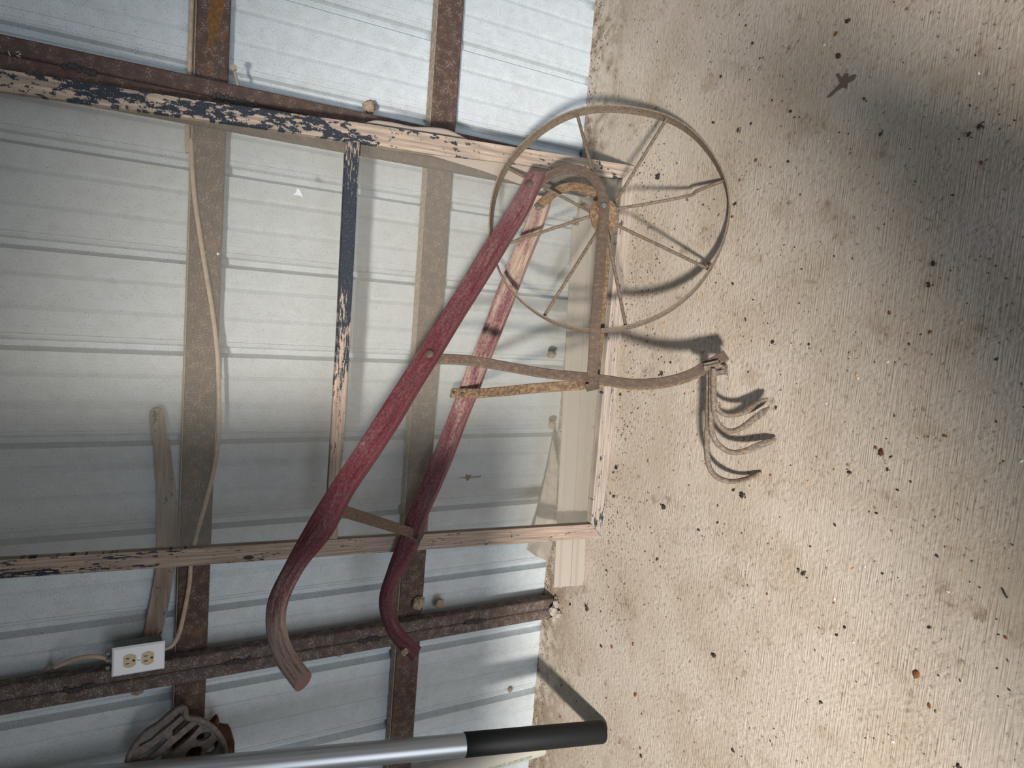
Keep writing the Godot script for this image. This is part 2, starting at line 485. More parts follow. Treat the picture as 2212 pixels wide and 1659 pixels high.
func _ready():
	# ---------------------------------------------------------------- camera, sky, lights, exposure
	rng.seed = 5
	cam_basis = Basis.from_euler(Vector3(-0.52658, 0.11829, 0.020185), EULER_ORDER_YXZ)
	var cam := Camera3D.new()
	cam.name = "camera"
	cam.transform = Transform3D(Basis(-cam_basis.y, cam_basis.x, cam_basis.z), EYE)
	cam.fov = rad_to_deg(2.0 * atan(829.5 / F))
	cam.near = 0.05
	add_child(cam)
	cam.current = true
	var env := Environment.new()
	env.background_mode = Environment.BG_SKY
	env.sky = Sky.new()
	var sky := ProceduralSkyMaterial.new()
	sky.sky_top_color = c8(150, 180, 215)
	sky.sky_horizon_color = c8(214, 224, 232)
	sky.ground_bottom_color = c8(130, 124, 112)
	sky.ground_horizon_color = c8(190, 190, 184)
	env.sky.sky_material = sky
	env.tonemap_mode = Environment.TONE_MAPPER_LINEAR
	env.tonemap_exposure = 1.0
	env.sdfgi_enabled = true
	env.ssao_enabled = true
	env.ssil_enabled = true
	var we := WorldEnvironment.new()
	we.name = "sky"
	we.environment = env
	add_child(we)
	# unseen lamp behind the camera, placed to light the floor and cast its shadows
	var key := SpotLight3D.new()
	key.name = "unseen_lamp_light"
	key.light_energy = 45.0
	key.light_color = c8(255, 247, 236)
	key.light_size = 0.17
	key.spot_range = 14.0
	key.spot_attenuation = 2.0
	key.spot_angle = 19.5
	key.spot_angle_attenuation = 0.8
	key.shadow_enabled = true
	add_child(key)
	key.look_at_from_position(LAMP, LAMP_AIM)
	# unseen low daylight from the right, placed to light the right of the siding
	var day := DirectionalLight3D.new()
	day.name = "unseen_right_daylight"
	day.light_energy = 0.3
	day.light_color = c8(218, 234, 255)
	day.light_angular_distance = 18.0
	day.shadow_enabled = true
	add_child(day)
	day.look_at_from_position(Vector3(7.35, 3.6, 9.0), Vector3.ZERO)

	# unseen broad daylight from behind the camera, placed to light the siding
	var front := AreaLight3D.new()
	front.name = "unseen_front_daylight"
	front.area_size = Vector2(4.2, 2.2)
	front.light_energy = 12.0
	front.light_color = c8(236, 244, 255)
	front.area_range = 16.0
	front.shadow_enabled = true
	add_child(front)
	front.look_at_from_position(Vector3(-1.2, 1.15, 6.15), Vector3(-1.2, 1.15, 0))

	make_materials()
	room()
	steelwork()
	screen_door()
	cultivator()
	wall_things()
	leaning_things()
	debris()

# ------------------------------------------------------------------ floor, walls, ceiling
func room():
	var mb := Mb.new()
	var X := 4.0
	var z1 := 6.2
	mb.st.set_uv2(Vector2.ZERO)
	for q in [[Vector3(-X, 0, 0.0), Vector3(X, 0, 0.0), Vector3(X, 0, z1), Vector3(-X, 0, z1)]]:
		for k in [0, 1, 2, 0, 2, 3]:
			mb.st.set_uv2(Vector2((q[k].x + 2.0) / 4.0, q[k].z / 4.0))
			mb.v(q[k], Vector2(q[k].x, q[k].z), -1)
	var e := [Vector3(-X, 0, 0), Vector3(X, 0, 0), Vector3(X, -0.15, 0), Vector3(-X, -0.15, 0)]
	mb.quad(e[0], e[3], e[2], e[1])
	mb.quad(Vector3(-X, -0.15, 0), Vector3(-X, -0.15, z1), Vector3(X, -0.15, z1), Vector3(X, -0.15, 0))
	struct(part("floor", mb, mat.concrete, self))
	# the siding: sheets of four ribs each, ribs 9 inches apart
	var wall := Node3D.new()
	wall.name = "wall_back"
	add_child(wall)
	struct(wall)
	var prof := [[0.0, 0.0], [0.006, -0.004], [0.011, -0.021], [0.0245, -0.021], [0.0345, 0.0], [0.075, 0.0], [0.0835, -0.004], [0.094, 0.0005], [0.150, 0.0005], [0.1585, -0.004], [0.169, 0.0], [0.2055, 0.0], [0.207, -0.0018], [0.2225, -0.0018], [0.224, 0.0]]
	for s in range(-1, 5):
		mb = Mb.new()
		var line := []
		for r in 4:
			for p in prof: line.append([0.0 + (s * 4 + r) * 0.2286 + p[0], p[1]])
		line.append([(s * 4 + 4) * 0.2286, 0.0])
		var off := (s % 2) * 0.0006
		for i in line.size() - 1:
			var a := Vector3(0.99899 - line[i][0], 0, line[i][1] + off)
			var b := Vector3(0.99899 - line[i + 1][0], 0, line[i + 1][1] + off)
			var lo := Vector3(0, -0.1, 0)
			var hi := Vector3(0, 3.5, 0)
			mb.quad(b + lo, b + hi, a + hi, a + lo, Vector2(b.x, -0.1), Vector2(b.x, 3.5), Vector2(a.x, 3.5), Vector2(a.x, -0.1))
			var bk := Vector3(0, 0, -0.0012)
			mb.quad(a + lo + bk, a + hi + bk, b + hi + bk, b + lo + bk, Vector2(a.x, -0.1), Vector2(a.x, 3.5), Vector2(b.x, 3.5), Vector2(b.x, -0.1))
		part("siding_sheet", mb, mat.siding, wall)
	# what closes the room outside the picture
	mb = Mb.new()
	mb.box(Vector3(-4.06, 1.7, 3.1), Vector3(0.06, 1.85, 3.2))
	struct(part("wall_left", mb, mat.outer, self))
	mb = Mb.new()                                          # unseen right wall, its doorway placed to let the low daylight in
	mb.box(Vector3(3.06, 1.7, 0.65), Vector3(0.06, 1.85, 0.85))
	mb.box(Vector3(3.06, 1.7, 4.85), Vector3(0.06, 1.85, 1.35))
	mb.box(Vector3(3.06, 2.95, 2.5), Vector3(0.06, 0.6, 1.0))
	struct(part("wall_right", mb, mat.outer, self))
	mb = Mb.new()
	mb.box(Vector3(0, 1.7, -0.2), Vector3(4.0, 1.85, 0.05))
	struct(part("wall_outer", mb, mat.outer, self))
	mb = Mb.new()  # unseen front wall, left open where the broad daylight enters
	mb.box(Vector3(-3.7, 1.7, 6.26), Vector3(0.3, 1.85, 0.06))
	mb.box(Vector3(2.0, 1.7, 6.26), Vector3(1.0, 1.85, 0.06))
	mb.box(Vector3(-1.2, 2.95, 6.26), Vector3(2.2, 0.6, 0.06))
	struct(part("wall_front", mb, mat.outer, self))
	mb = Mb.new()
	mb.box(Vector3(0, 3.56, 3.05), Vector3(4.1, 0.06, 3.3))
	struct(part("ceiling", mb, mat.outer, self))
	var lamp := thing("unseen_lamp", "unseen round lamp behind the camera, placed to light the floor and screen", "lamp", LAMP)
	var dir := (LAMP_AIM - LAMP).normalized()
	var p0 := LAMP
	mb = Mb.new(p0)
	mb.lathe(p0 - dir * 0.03, dir, [Vector2(0.001, 0), Vector2(0.13, 0), Vector2(0.13, 0.006), Vector2(0.001, 0.006)], 28)
	part("lens", mb, mat.glow, lamp)
	mb = Mb.new(p0)
	mb.lathe(p0 - dir * 0.1, dir, [Vector2(0.001, -0.08), Vector2(0.06, -0.08), Vector2(0.1, 0.0), Vector2(0.145, 0.06), Vector2(0.14, 0.065), Vector2(0.1, 0.01), Vector2(0.001, 0.0)], 28)
	mb.tube([p0 - dir * 0.17, Vector3(p0.x, 3.51, p0.z + 0.1)], 0.012)
	part("housing", mb, mat.housing, lamp)
	# an unseen board behind the camera, placed to shade the floor nearest to it
	var pl := thing("unseen_shade_board", "unseen wide board hung on two wires, placed to shade the near floor", "board", Vector3(-0.75, 1.2, 3.18))
	mb = Mb.new(pl.position)
	var pe := Vector3(0.8, 0, -0.52).normalized()
	var pc := Vector3(-0.80, 1.575, 3.2125)
	mb.box(pc, Vector3(0.44, 0.375, 0.009), Basis(pe, Vector3.UP, pe.cross(Vector3.UP)), 0.002)
	part("panel", mb, mat.lath, pl)
	for s2: float in [-1.0, 1.0]:
		mb = Mb.new(pl.position)
		mb.tube([pc + pe * 0.4 * s2 + Vector3(0, 0.37, 0), pc + pe * 0.4 * s2 + Vector3(0, 1.94, 0)], 0.002, 6)
		part("wire", mb, mat.bolt, pl)
	# an unseen board out of view on the left, placed to shade the screen
	var hb := thing("unseen_shade_board", "unseen square board hung on two wires, placed to shade the upper left of the screen", "board", Vector3(-1.3, 1.39, 1.9))
	mb = Mb.new(hb.position)
	mb.box(Vector3(-1.3, 2.0, 1.9), Vector3(0.58, 0.61, 0.012), Basis(), 0.003)
	part("panel", mb, mat.lath, hb)
	for s2: float in [-1.0, 1.0]:
		mb = Mb.new(hb.position)
		mb.tube([Vector3(-1.3 + s2 * 0.4, 2.6, 1.9), Vector3(-1.3 + s2 * 0.4, 3.51, 1.9)], 0.002, 6)
		part("wire", mb, mat.bolt, hb)

# ------------------------------------------------------------------ posts and girts
func steelwork():
	var ch := 0.004
	for g in [[1.0785, 1.1545, "upper horizontal steel girt with the beige cable looping along it"], [0.467, 0.5455, "lower horizontal steel girt, rust brown, knee high on the siding"]]:
		var t := thing("steel_girt", g[2], "girt", Vector3(0, g[0], 0))
		var mb := Mb.new(t.position)
		var c := Vector3(0, (g[0] + g[1]) / 2, 0.019)
		mb.box(c, Vector3(0.018, (g[1] - g[0]) / 2, 3.4), Basis(Vector3(0, 0, 1), Vector3.UP, Vector3.RIGHT), ch)
		part("tube", mb, mat.girt, t)
		mb = Mb.new(t.position)                            # thin paler layer: light on the upper face, painted as colour
		mb.box(Vector3(0, g[1] + 0.0008, 0.019), Vector3(3.4, 0.0008, 0.0165))
		part("lit_top_layer", mb, mat.girt_lit_top, t)
	var g0: Node3D = get_node("steel_girt")
	var rmb := Mb.new(g0.position)
	var zz := []
	for p in [[456, -2], [485, -2], [484, 20], [478, 44], [473, 62], [467, 66], [462, 84], [459, 122], [456, 124], [455, 92], [449, 104], [446, 98], [452, 70], [447, 44], [450, 20]]:
		var w := wl(p[0], p[1], 0.0372)
		zz.append(Vector2(w.x, w.y))
	rmb.slab(zz, Vector3.ZERO, Vector3.RIGHT, Vector3.UP, Vector3(0, 0, 1), 0.036, 0.0374)
	part("rust_patch", rmb, mat.orange_rust, g0).set_meta("label", "orange rust streak")
	for p in [[443, 545], [472, 548], [466, 268]]:
		rmb = Mb.new(g0.position)
		rmb.lathe(wl(p[0], p[1], 0.037), Vector3(0, 0, 1), [Vector2(0.0045, -0.001), Vector2(0.0045, 0.002), Vector2(0.0002, 0.003)], 8)
		part("screw_head", rmb, mat.bolt, g0)
	# left post: two channels welded lip to lip
	var L := thing("steel_post", "dusty brown steel post on the left, standing on the floor under the outlet", "post", Vector3(-0.97, 0, 0.06))
	var R := thing("steel_post", "dark brown steel post beside the right stile of the screen frame", "post", Vector3(0.45, 0, 0.06))
	for s in [[L, -0.9775, -0.0245, 0.055, 0.0795, mat.post_left, 0.0167], [R, 0.447, 0.0, 0.055, 0.081, mat.post, 0.0185]]:
		var o: Node3D = s[0]
		for side: float in [-1.0, 1.0]:
			var mb := Mb.new(o.position)
			mb.box(Vector3(s[1] + side * (s[6] + 0.0006), 1.75, 0.0585), Vector3(s[6], 1.75, 0.0205), Basis(), 0.003) if false else mb.box(Vector3(s[1] + side * (s[6] + 0.0006), 1.75, 0.0585), Vector3(s[6], 0.0205, 1.75), Basis(Vector3.RIGHT, Vector3(0, 0, -1), Vector3.UP), 0.0035)
			part("channel", mb, s[5], o)
		# weld beads in the seam
		var n := noise(3, 0.05)
		var ys := [0.28, 0.62, 0.98, 1.34] if o == L else [1.02, 1.06, 1.36]
		for y in ys:
			var mb := Mb.new(o.position)
			for k in 7:
				mb.lump(Vector3(s[1] + rng.randf_range(-0.004, 0.004), y + k * 0.009, 0.0795), Vector3(0.008, 0.006, 0.003), Basis(), n, 0.5, 5)
			part("weld_bead", mb, mat.weld, o)
	# a third channel behind the left stile side of the right post
	var mb := Mb.new(R.position)
	mb.box(Vector3(0.395, 1.75, 0.0455), Vector3(0.0135, 0.017, 1.75), Basis(Vector3.RIGHT, Vector3(0, 0, -1), Vector3.UP), 0.003)
	part("channel", mb, mat.post, R)
	# chalk figures on the right post
	for st in [[[18, 110], [20, 117], [24, 121]], [[34, 113], [41, 112], [45, 117], [36, 121], [45, 124]]]:
		mb = Mb.new(R.position)
		var pts := []
		for p in st: pts.append(wl(p[0], p[1], 0.0795))
		mb.tube(pts, 0.0011, 5)
		part("chalk_mark", mb, mat.chalk, R)
	# the bolt standing out of the right post
	var b0 := Vector3(0.479, 1.058, 0.066)
	var b1 := wl(504, 147, 0.10)
	var d := (b1 - b0).normalized()
	var bo := thing("bolt", "long pale bolt sticking out of the dark post beside the screen frame", "bolt", b0)
	mb = Mb.new(b0)
	mb.tube([b0, b1], 0.0036, 8)
	part("shank", mb, mat.nail, bo)
	mb = Mb.new(b0)
	mb.lathe(b1, (d + Vector3(0, 0.2, 1.2)).normalized(), [Vector2(0.0005, -0.002), Vector2(0.0085, -0.002), Vector2(0.0085, 0.004), Vector2(0.0055, 0.0045), Vector2(0.005, 0.003), Vector2(0.0005, 0.003)], 6)
	part("head", mb, mat.nail, bo)

# ------------------------------------------------------------------ the screen frame that leans on the posts
var DB := Vector3(0.446, 0, 0.281)
var DE := Vector3(1, 0, -0.012)
var DU := Vector3(-0.001, 0.995, -0.105)
var DN := Vector3(0.012, 0.105, 0.994)
func dr(e: float, v: float, d := 0.0) -> Vector3:
	return DB + DE * e + DU * v + DN * d

func screen_door():
	var t := thing("screen_frame", "large wooden screen frame with peeling dark paint leaning on the steel posts", "screen frame", dr(-0.55, 0))
	var o := t.position
	var th := 0.024
	var defs := [
		["right_stile", [Vector2(0, 0), Vector2(-0.04, 0.04), Vector2(-0.046, 0.105), Vector2(-0.053, 0.406), Vector2(-0.063, 0.607), Vector2(-0.068, 0.991), Vector2(-0.076, 1.282), Vector2(-0.088, 1.73), Vector2(-0.05, 1.78), Vector2(-0.04, 1.531), Vector2(-0.033, 1.19), Vector2(-0.017, 0.776)], mat.stile_right, Rect2(-0.095, 0, 0.096, 1.95), true],
		["left_stile", [Vector2(-1.11, 0.004), Vector2(-1.066, 0.047), Vector2(-1.066, 0.458), Vector2(-1.0675, 0.95), Vector2(-1.068, 1.73), Vector2(-1.11, 1.78), Vector2(-1.11, 0.95)], mat.stile_left, Rect2(-1.112, 0, 0.046, 1.95), true],
		["bottom_rail", [Vector2(-0.001, 0.0), Vector2(-0.041, 0.04), Vector2(-0.527, 0.045), Vector2(-1.065, 0.047), Vector2(-1.109, 0.003), Vector2(-0.525, -0.001)], mat.rail_low, Rect2(-1.11, 0, 1.11, 0.05), false],
		["top_rail", [Vector2(-0.0495, 1.781), Vector2(-0.0875, 1.731), Vector2(-1.0675, 1.731), Vector2(-1.109, 1.781)], mat.rail_low, Rect2(-1.11, 1.73, 1.11, 0.05), false],
		["middle_rail", [Vector2(-0.066, 0.7985), Vector2(-0.0645, 0.832), Vector2(-0.55, 0.8295), Vector2(-1.066, 0.834), Vector2(-1.066, 0.803), Vector2(-0.55, 0.797)], mat.rail_mid, Rect2(-1.066, 0.797, 1.0, 0.037), false],
	]
	for d in defs:
		var mb := Mb.new(o)
		mb.slab(d[1], DB, DE, DU, DN, -th, 0.0, 0.0015, d[3], d[4])
		part("stile" if "stile" in d[0] else d[0], mb, d[2], t)
	# the wire cloth, wire by wire: 1.5 mm apart
	var mb := Mb.new(o)
	var r := 0.00016
	var wire := func(a: Vector3, b: Vector3, side: Vector3):
		var c := [side * r, (-side * 0.5 + DN * 0.866) * r, (-side * 0.5 - DN * 0.866) * r]
		for k in 3:
			var k2 := (k + 1) % 3
			mb.quad(a + c[k], b + c[k], b + c[k2], a + c[k2])
	var pitch := 0.00155
	var x := -1.072
	while x < -0.045:
		wire.call(dr(x, 0.03, -0.016), dr(x + 0.004, 1.76, -0.016), DE)
		x += pitch
	var y := 0.032
	while y < 1.76:
		wire.call(dr(-1.075, y, -0.0163), dr(-0.05, y, -0.0163), DU)
		y += pitch
	var w := part("screen_cloth", mb, mat.wire, t)
	w.set_meta("kind", "stuff")
	# a torn flap of cloth folded in front at the lower right, and the cloth's edge curling out behind the right stile
	mb = Mb.new(o)
	var F0 := onp(930, 336, dr(0, 0, -0.012), DN)
	var fp := [[Vector2(925, 330), Vector2(925, 334)], [Vector2(985, 338), Vector2(985, 352)], [Vector2(1040, 345), Vector2(1040, 368)], [Vector2(1094, 352), Vector2(1090, 386)], [Vector2(1150, 360), Vector2(1135, 402)], [Vector2(1190, 365), Vector2(1172, 412)]]
	for i in fp.size() - 1:
		var q := []
		for c in [[i, 0], [i, 1], [i + 1, 1], [i + 1, 0]]:
			var px: Vector2 = fp[c[0]][c[1]]
			q.append(onp(px.x, px.y, dr(0, 0, -0.008 - 0.005 * c[1]), DN))
		mb.quad(q[0], q[1], q[2], q[3], Vector2.ZERO, Vector2.ZERO, Vector2.ZERO, Vector2.ZERO, 1)
		var bk := DN * -0.0012
		mb.quad(q[3] + bk, q[2] + bk, q[1] + bk, q[0] + bk, Vector2.ZERO, Vector2.ZERO, Vector2.ZERO, Vector2.ZERO, 1)
		mb.quad(q[1], q[1] + bk, q[2] + bk, q[2])
	part("cloth_flap", mb, mat.cloth, t)
	mb = Mb.new(o)
	var cp := []
	var cr := []
	for p in [[788, 263, 0.001], [812, 262, 0.006], [850, 268, 0.0075], [890, 276, 0.007], [930, 279, 0.0085], [965, 284, 0.009], [1000, 296, 0.004], [1020, 304, 0.001]]:
		cp.append(onp(p[0], p[1] + 3, dr(0, 0, -0.034), DN))
		cr.append(p[2])
	mb.tube(curve(cp, 5), curve(cr, 5), 12)
	part("curled_cloth_edge", mb, mat.cloth, t)
	# nail heads and splinters
	for p in [[1012, 311, 0.0], [1105, 1158, 0.0]]:
		mb = Mb.new(o)
		var c := onp(p[0], p[1], DB, DN)
		mb.lathe(c, DN, [Vector2(0.003, -0.002), Vector2(0.003, 0.0012), Vector2(0.0002, 0.0015)], 8)
		part("nail_head", mb, mat.old_bolt, t)
	var kc := onp(537, 1204, DB, DN)
	mb = Mb.new(o)
	mb.slab([Vector2(-0.004, -0.010), Vector2(0.001, -0.013), Vector2(0.005, -0.004), Vector2(0.0045, 0.006), Vector2(0.001, 0.014), Vector2(-0.003, 0.008), Vector2(-0.0055, 0.0)], kc, DE, DU, DN, -0.001, 0.0006)
	part("knot", mb, mat.crumb, t)

# ------------------------------------------------------------------ the cultivator
func cultivator():
	var t := thing("wheel_cultivator", "antique one-wheeled garden cultivator with red wooden handles leaning on the screen frame", "cultivator", Vector3(0.407, 0, 0.66))
	var o := t.position
	# wheel
	var wa := Vector3(0.930, 0, -0.367)
	var wu := Vector3(-0.249, 0.735, -0.630)
	var wn := Vector3(0.270, 0.678, 0.684)
	var R := 0.304
	var mb := Mb.new(o)
	var rings := []
	var N := 120
	for k in N:
		var a := TAU * k / N
		var d := wa * cos(a) + wu * sin(a)
		var wob := 0.0018 * sin(a * 3.0) + 0.001 * sin(a * 7.0 + 1.0)
		var c := CP + wn * wob * 2.0
		var ring := []
		for q in [Vector2(R - 0.0035, -0.0165), Vector2(R, -0.017), Vector2(R + 0.0015, 0.0), Vector2(R, 0.017), Vector2(R - 0.0035, 0.0165), Vector2(R - 0.0025, 0.0)]:
			ring.append(c + d * (q.x + wob) + wn * q.y)
		rings.append(ring)
	rings.append(rings[0])
	mb.loft(rings, false, false, 2)
	var wheel := part("wheel", mb, mat.rim, t)
	var ang := [5.8, -40.0, -84.4, -129.8, -177.6, 141.9, 95.5, 50.8]
	for i in 8:
		mb = Mb.new(o)
		var a: float = deg_to_rad(ang[i])
		var d := wa * cos(a) + wu * sin(a)
		var s := 1.0 if i % 2 == 0 else -1.0
		var h := CP + d * 0.026 + wn * 0.021 * s
		var e := CP + d * (R + 0.0005)
		var pts := [h, h.lerp(e, 0.35), h.lerp(e, 0.68), e]
		if i == 2:
			var kd := wa * cos(deg_to_rad(-88.7)) + wu * sin(deg_to_rad(-88.7))
			pts = [h, CP + kd * 0.11 + wn * 0.013, CP + kd * 0.215 + wn * 0.006, CP + (kd * 0.4 + d * 0.6).normalized() * 0.235, e]
		mb.tube(curve(pts, 5), 0.0042, 8)
		part("spoke", mb, mat.spoke, wheel)
	mb = Mb.new(o)
	mb.lathe(CP, wn, [Vector2(0.008, -0.033), Vector2(0.014, -0.033), Vector2(0.015, -0.027), Vector2(0.034, -0.026), Vector2(0.036, -0.022), Vector2(0.035, -0.017), Vector2(0.017, -0.014), Vector2(0.016, 0.014), Vector2(0.035, 0.017), Vector2(0.036, 0.022), Vector2(0.034, 0.026), Vector2(0.02, 0.0285), Vector2(0.015, 0.03), Vector2(0.014, 0.036), Vector2(0.004, 0.036)], 32)
	for k in 8:                                            # ribs of the cast flange
		var a := deg_to_rad(ang[k] + 20.0)
		var d := wa * cos(a) + wu * sin(a)
		mb.tube([CP + d * 0.017 + wn * 0.027, CP + d * 0.034 + wn * 0.0255], 0.0022, 6)
	part("hub", mb, mat.iron_dusty, wheel)
	# the arched bars on both sides of the wheel
	var arch := [Vector2(0.102, 0.158), Vector2(0.118, 0.134), Vector2(0.131, 0.108), Vector2(0.136, 0.078), Vector2(0.127, 0.046), Vector2(0.108, 0.020), Vector2(0.080, 0.002), Vector2(0.048, -0.005), Vector2(0.015, -0.0055), Vector2(-0.018, 0.0), Vector2(-0.139, 0.034), Vector2(-0.309, 0.082), Vector2(-0.432, 0.117)]
	for s: float in [1.0, -1.0]:
		var p2 := curve(arch, 7)
		var pts := []
		for q in p2:
			var nn := 0.042
			if q.x < -0.30: nn = lerpf(0.042, 0.0215, clampf((-0.30 - q.x) / 0.1, 0, 1))
			pts.append(fr(Vector3(q.x, q.y, nn * s)))
		mb = Mb.new(o)
		mb.sweep(pts, dirs_in_plane(pts), 0.0128, 0.0028, BAR)
		part("fork_bar", mb, mat.iron if s > 0 else mat.iron_dusty, t)
	# axle bolt and nut
	for q in [[Vector3(0, -0.004, 0.045), FN, mat.bolt, 0.0075], [Vector3(0, -0.004, -0.045), -FN, mat.bolt, 0.0075], [Vector3(0.096, 0.164, -0.038), FN, mat.bolt, 0.0075]]:
		mb = Mb.new(o)
		mb.lathe(fr(q[0]), q[1], [Vector2(0.011, -0.001), Vector2(0.011, 0.0015)], 16)
		mb.lathe(fr(q[0]), q[1], [Vector2(0.0002, 0.0015), Vector2(q[3], 0.0015), Vector2(q[3], 0.0065), Vector2(q[3] * 0.85, 0.008), Vector2(0.0002, 0.008)], 6)
		part("axle_bolt" if q[0].x < 0.05 else "bolt", mb, q[2], t)
	# the long axle through the hub
	mb = Mb.new(o)
	mb.tube([fr(Vector3(0, -0.004, -0.046)), fr(Vector3(0, -0.004, 0.046))], 0.006, 10)
	part("axle", mb, mat.iron, t)
	# handles: the same outline on both sides
	var le := [Vector2(0.142, 0.161), Vector2(0.065, 0.211), Vector2(-0.007, 0.264), Vector2(-0.079, 0.317), Vector2(-0.156, 0.368), Vector2(-0.228, 0.419), Vector2(-0.303, 0.471), Vector2(-0.377, 0.523), Vector2(-0.450, 0.575), Vector2(-0.523, 0.627), Vector2(-0.593, 0.680), Vector2(-0.668, 0.734), Vector2(-0.742, 0.783), Vector2(-0.823, 0.819), Vector2(-0.911, 0.803), Vector2(-0.984, 0.753)]
	var ri := [Vector2(0.120, 0.119), Vector2(0.033, 0.168), Vector2(-0.040, 0.219), Vector2(-0.113, 0.269), Vector2(-0.189, 0.323), Vector2(-0.260, 0.374), Vector2(-0.335, 0.425), Vector2(-0.409, 0.478), Vector2(-0.483, 0.527), Vector2(-0.556, 0.581), Vector2(-0.627, 0.636), Vector2(-0.702, 0.687), Vector2(-0.764, 0.747), Vector2(-0.831, 0.784), Vector2(-0.899, 0.775), Vector2(-0.957, 0.729)]
	for i in ri.size():
		if i < 11: ri[i] = ri[i].lerp(le[i], 0.13)
		elif i > 11:
			var md: Vector2 = (le[i] + ri[i]) * 0.5
			var hd2: Vector2 = (le[i] - ri[i]).normalized() * 0.0205
			le[i] = md + hd2
			ri[i] = md - hd2
	for s: float in [1.0, -1.0]:
		var L := curve(le, 6)
		var Rr := curve(ri, 6)
		var pts := []
		var wd := []
		var ws := []
		var rr := []
		var us := []
		for i in L.size():
			var k := float(i) / (L.size() - 1)
			var m: Vector2 = (L[i] + Rr[i]) * 0.5
			var side: Vector2 = L[i] - Rr[i]
			var nn := splay(m.x) * s + (0.010 if s > 0 else -0.010) * clampf(1.0 - (0.111 - m.x) / 0.1, 0, 1)
			var c := fr(Vector3(m.x, m.y, nn))
			if s < 0: c = clear(c)
			var g := smoothstep(0.62, 0.80, k)               # board turns into rounded grip
			var W: Vector3 = FA * (L[i].x - m.x) + FU * (L[i].y - m.y)
			var slope := 0.264 if m.x > -0.672 else 0.2
			var T := (FA * -1.0 + FN * slope * s).normalized()
			var Nn := W.cross(T).normalized()
			if Nn.dot(FN) < 0: Nn = -Nn
			var ht := lerpf(0.0105, 0.0165, g)
			var ring := []
			for z in 20:
				var qd := z / 5
				var bq: Vector2 = [Vector2(1, 0.2), Vector2(1, 0.84), Vector2(0.965, 0.965), Vector2(0.9, 1), Vector2(0.33, 1)][z % 5]
				var al := deg_to_rad([9.0, 27.0, 45.0, 63.0, 81.0][z % 5])
				var q := bq.lerp(Vector2(cos(al), sin(al)), g)
				if qd % 2 == 1:
					bq = [Vector2(0.33, 1), Vector2(0.9, 1), Vector2(0.965, 0.965), Vector2(1, 0.84), Vector2(1, 0.2)][z % 5]
					al = deg_to_rad([81.0, 63.0, 45.0, 27.0, 9.0][z % 5])
					q = bq.lerp(Vector2(cos(al), sin(al)), g)
				q *= Vector2(1 if qd == 0 or qd == 3 else -1, 1 if qd < 2 else -1)
				ring.append(c + W * q.x + Nn * q.y * ht)
			rr.append(ring)
			us.append(k)
		mb = Mb.new(o)
		var cut := int(rr.size() * 0.68)
		mb.loft(rr.slice(0, cut + 1), true, false, 2, us.slice(0, cut + 1))
		mb.loft(rr.slice(cut), false, true, 1, us.slice(cut))
		var hd := part("handle", mb, mat.handle_front if s > 0 else mat.handle_back, t)
		hd.set_meta("label", "near handle with deeper red paint" if s > 0 else "far handle worn to pale wood near the wheel")
		var heads := [Vector2(0.100, 0.166), Vector2(-0.332, 0.455), Vector2(-0.672, 0.715)]
		for h in heads:
			if s < 0: continue
			mb = Mb.new(o)
			var n0: float = splay(h.x) * s + 0.0105
			mb.lathe(fr(Vector3(h.x, h.y, n0 + (0.010 if h.x > 0 else 0.0))), FN, [Vector2(0.0105, -0.003), Vector2(0.0105, 0.0008), Vector2(0.008, 0.0028), Vector2(0.0002, 0.0035)], 12, 1)
			part("bolt_head", mb, mat.old_bolt, hd)
	# the beam bars that come down from the handles, meet and bend down to the foot
	var foot := [Vector3(-0.429, 0.086, 0.0), Vector3(-0.451, 0.031, 0.0), Vector3(-0.463, -0.026, 0.0), Vector3(-0.465, -0.075, 0.0), Vector3(-0.460, -0.113, 0.0), Vector3(-0.450, -0.145, 0.0), Vector3(-0.441, -0.175, 0.0), Vector3(-0.434, -0.198, 0.0)]
	for s: float in [1.0, -1.0]:
		var p: Array = [Vector3(-0.338, 0.452, 0.163), Vector3(-0.341, 0.431, 0.152), Vector3(-0.349, 0.382, 0.130), Vector3(-0.370, 0.304, 0.091), Vector3(-0.393, 0.225, 0.052), Vector3(-0.413, 0.135, 0.013)] if s > 0 else [Vector3(-0.322, 0.502, 0.152), Vector3(-0.331, 0.475, 0.144), Vector3(-0.350, 0.418, 0.123), Vector3(-0.369, 0.347, 0.096), Vector3(-0.386, 0.277, 0.069), Vector3(-0.404, 0.211, 0.041), Vector3(-0.421, 0.150, 0.016)]
		for q in foot: p.append(q + Vector3(0, 0, 0.0048))
		var pts := []
		for q in curve(p, 6): pts.append(fr(Vector3(q.x, q.y, q.z * s)) if s > 0 else clear(fr(Vector3(q.x, q.y, q.z * s))).lerp(fr(Vector3(q.x, q.y, q.z * s)), smoothstep(0.3, 0.15, q.y)))
		mb = Mb.new(o)
		mb.sweep(pts, dirs_in_plane(pts), 0.0118 if s > 0 else 0.0125, 0.0028, BAR)
		part("beam_bar", mb, mat.iron if s > 0 else mat.iron_dusty, t)
	# bolts at the far bar's upper end
	for q in [Vector3(-0.326, 0.492, -0.1475), Vector3(-0.336, 0.468, -0.139)]:
		mb = Mb.new(o)
		mb.lathe(clear(fr(q)), FN, [Vector2(0.0045, -0.004), Vector2(0.0045, 0.002), Vector2(0.0002, 0.003)], 10, 1)
		part("bolt_head", mb, mat.old_bolt, t)
	# the joint where fork bars and beam bars cross
	mb = Mb.new(o)
	var jb := Basis(FA, FU, FN)
	mb.box(fr(Vector3(-0.430, 0.1165, 0.020)), Vector3(0.008, 0.008, 0.006), jb, 0.0015)
	mb.box(fr(Vector3(-0.437, 0.119, 0.0)), Vector3(0.0035, 0.016, 0.022), jb, 0.001)
	part("joint_clip", mb, mat.iron, t)
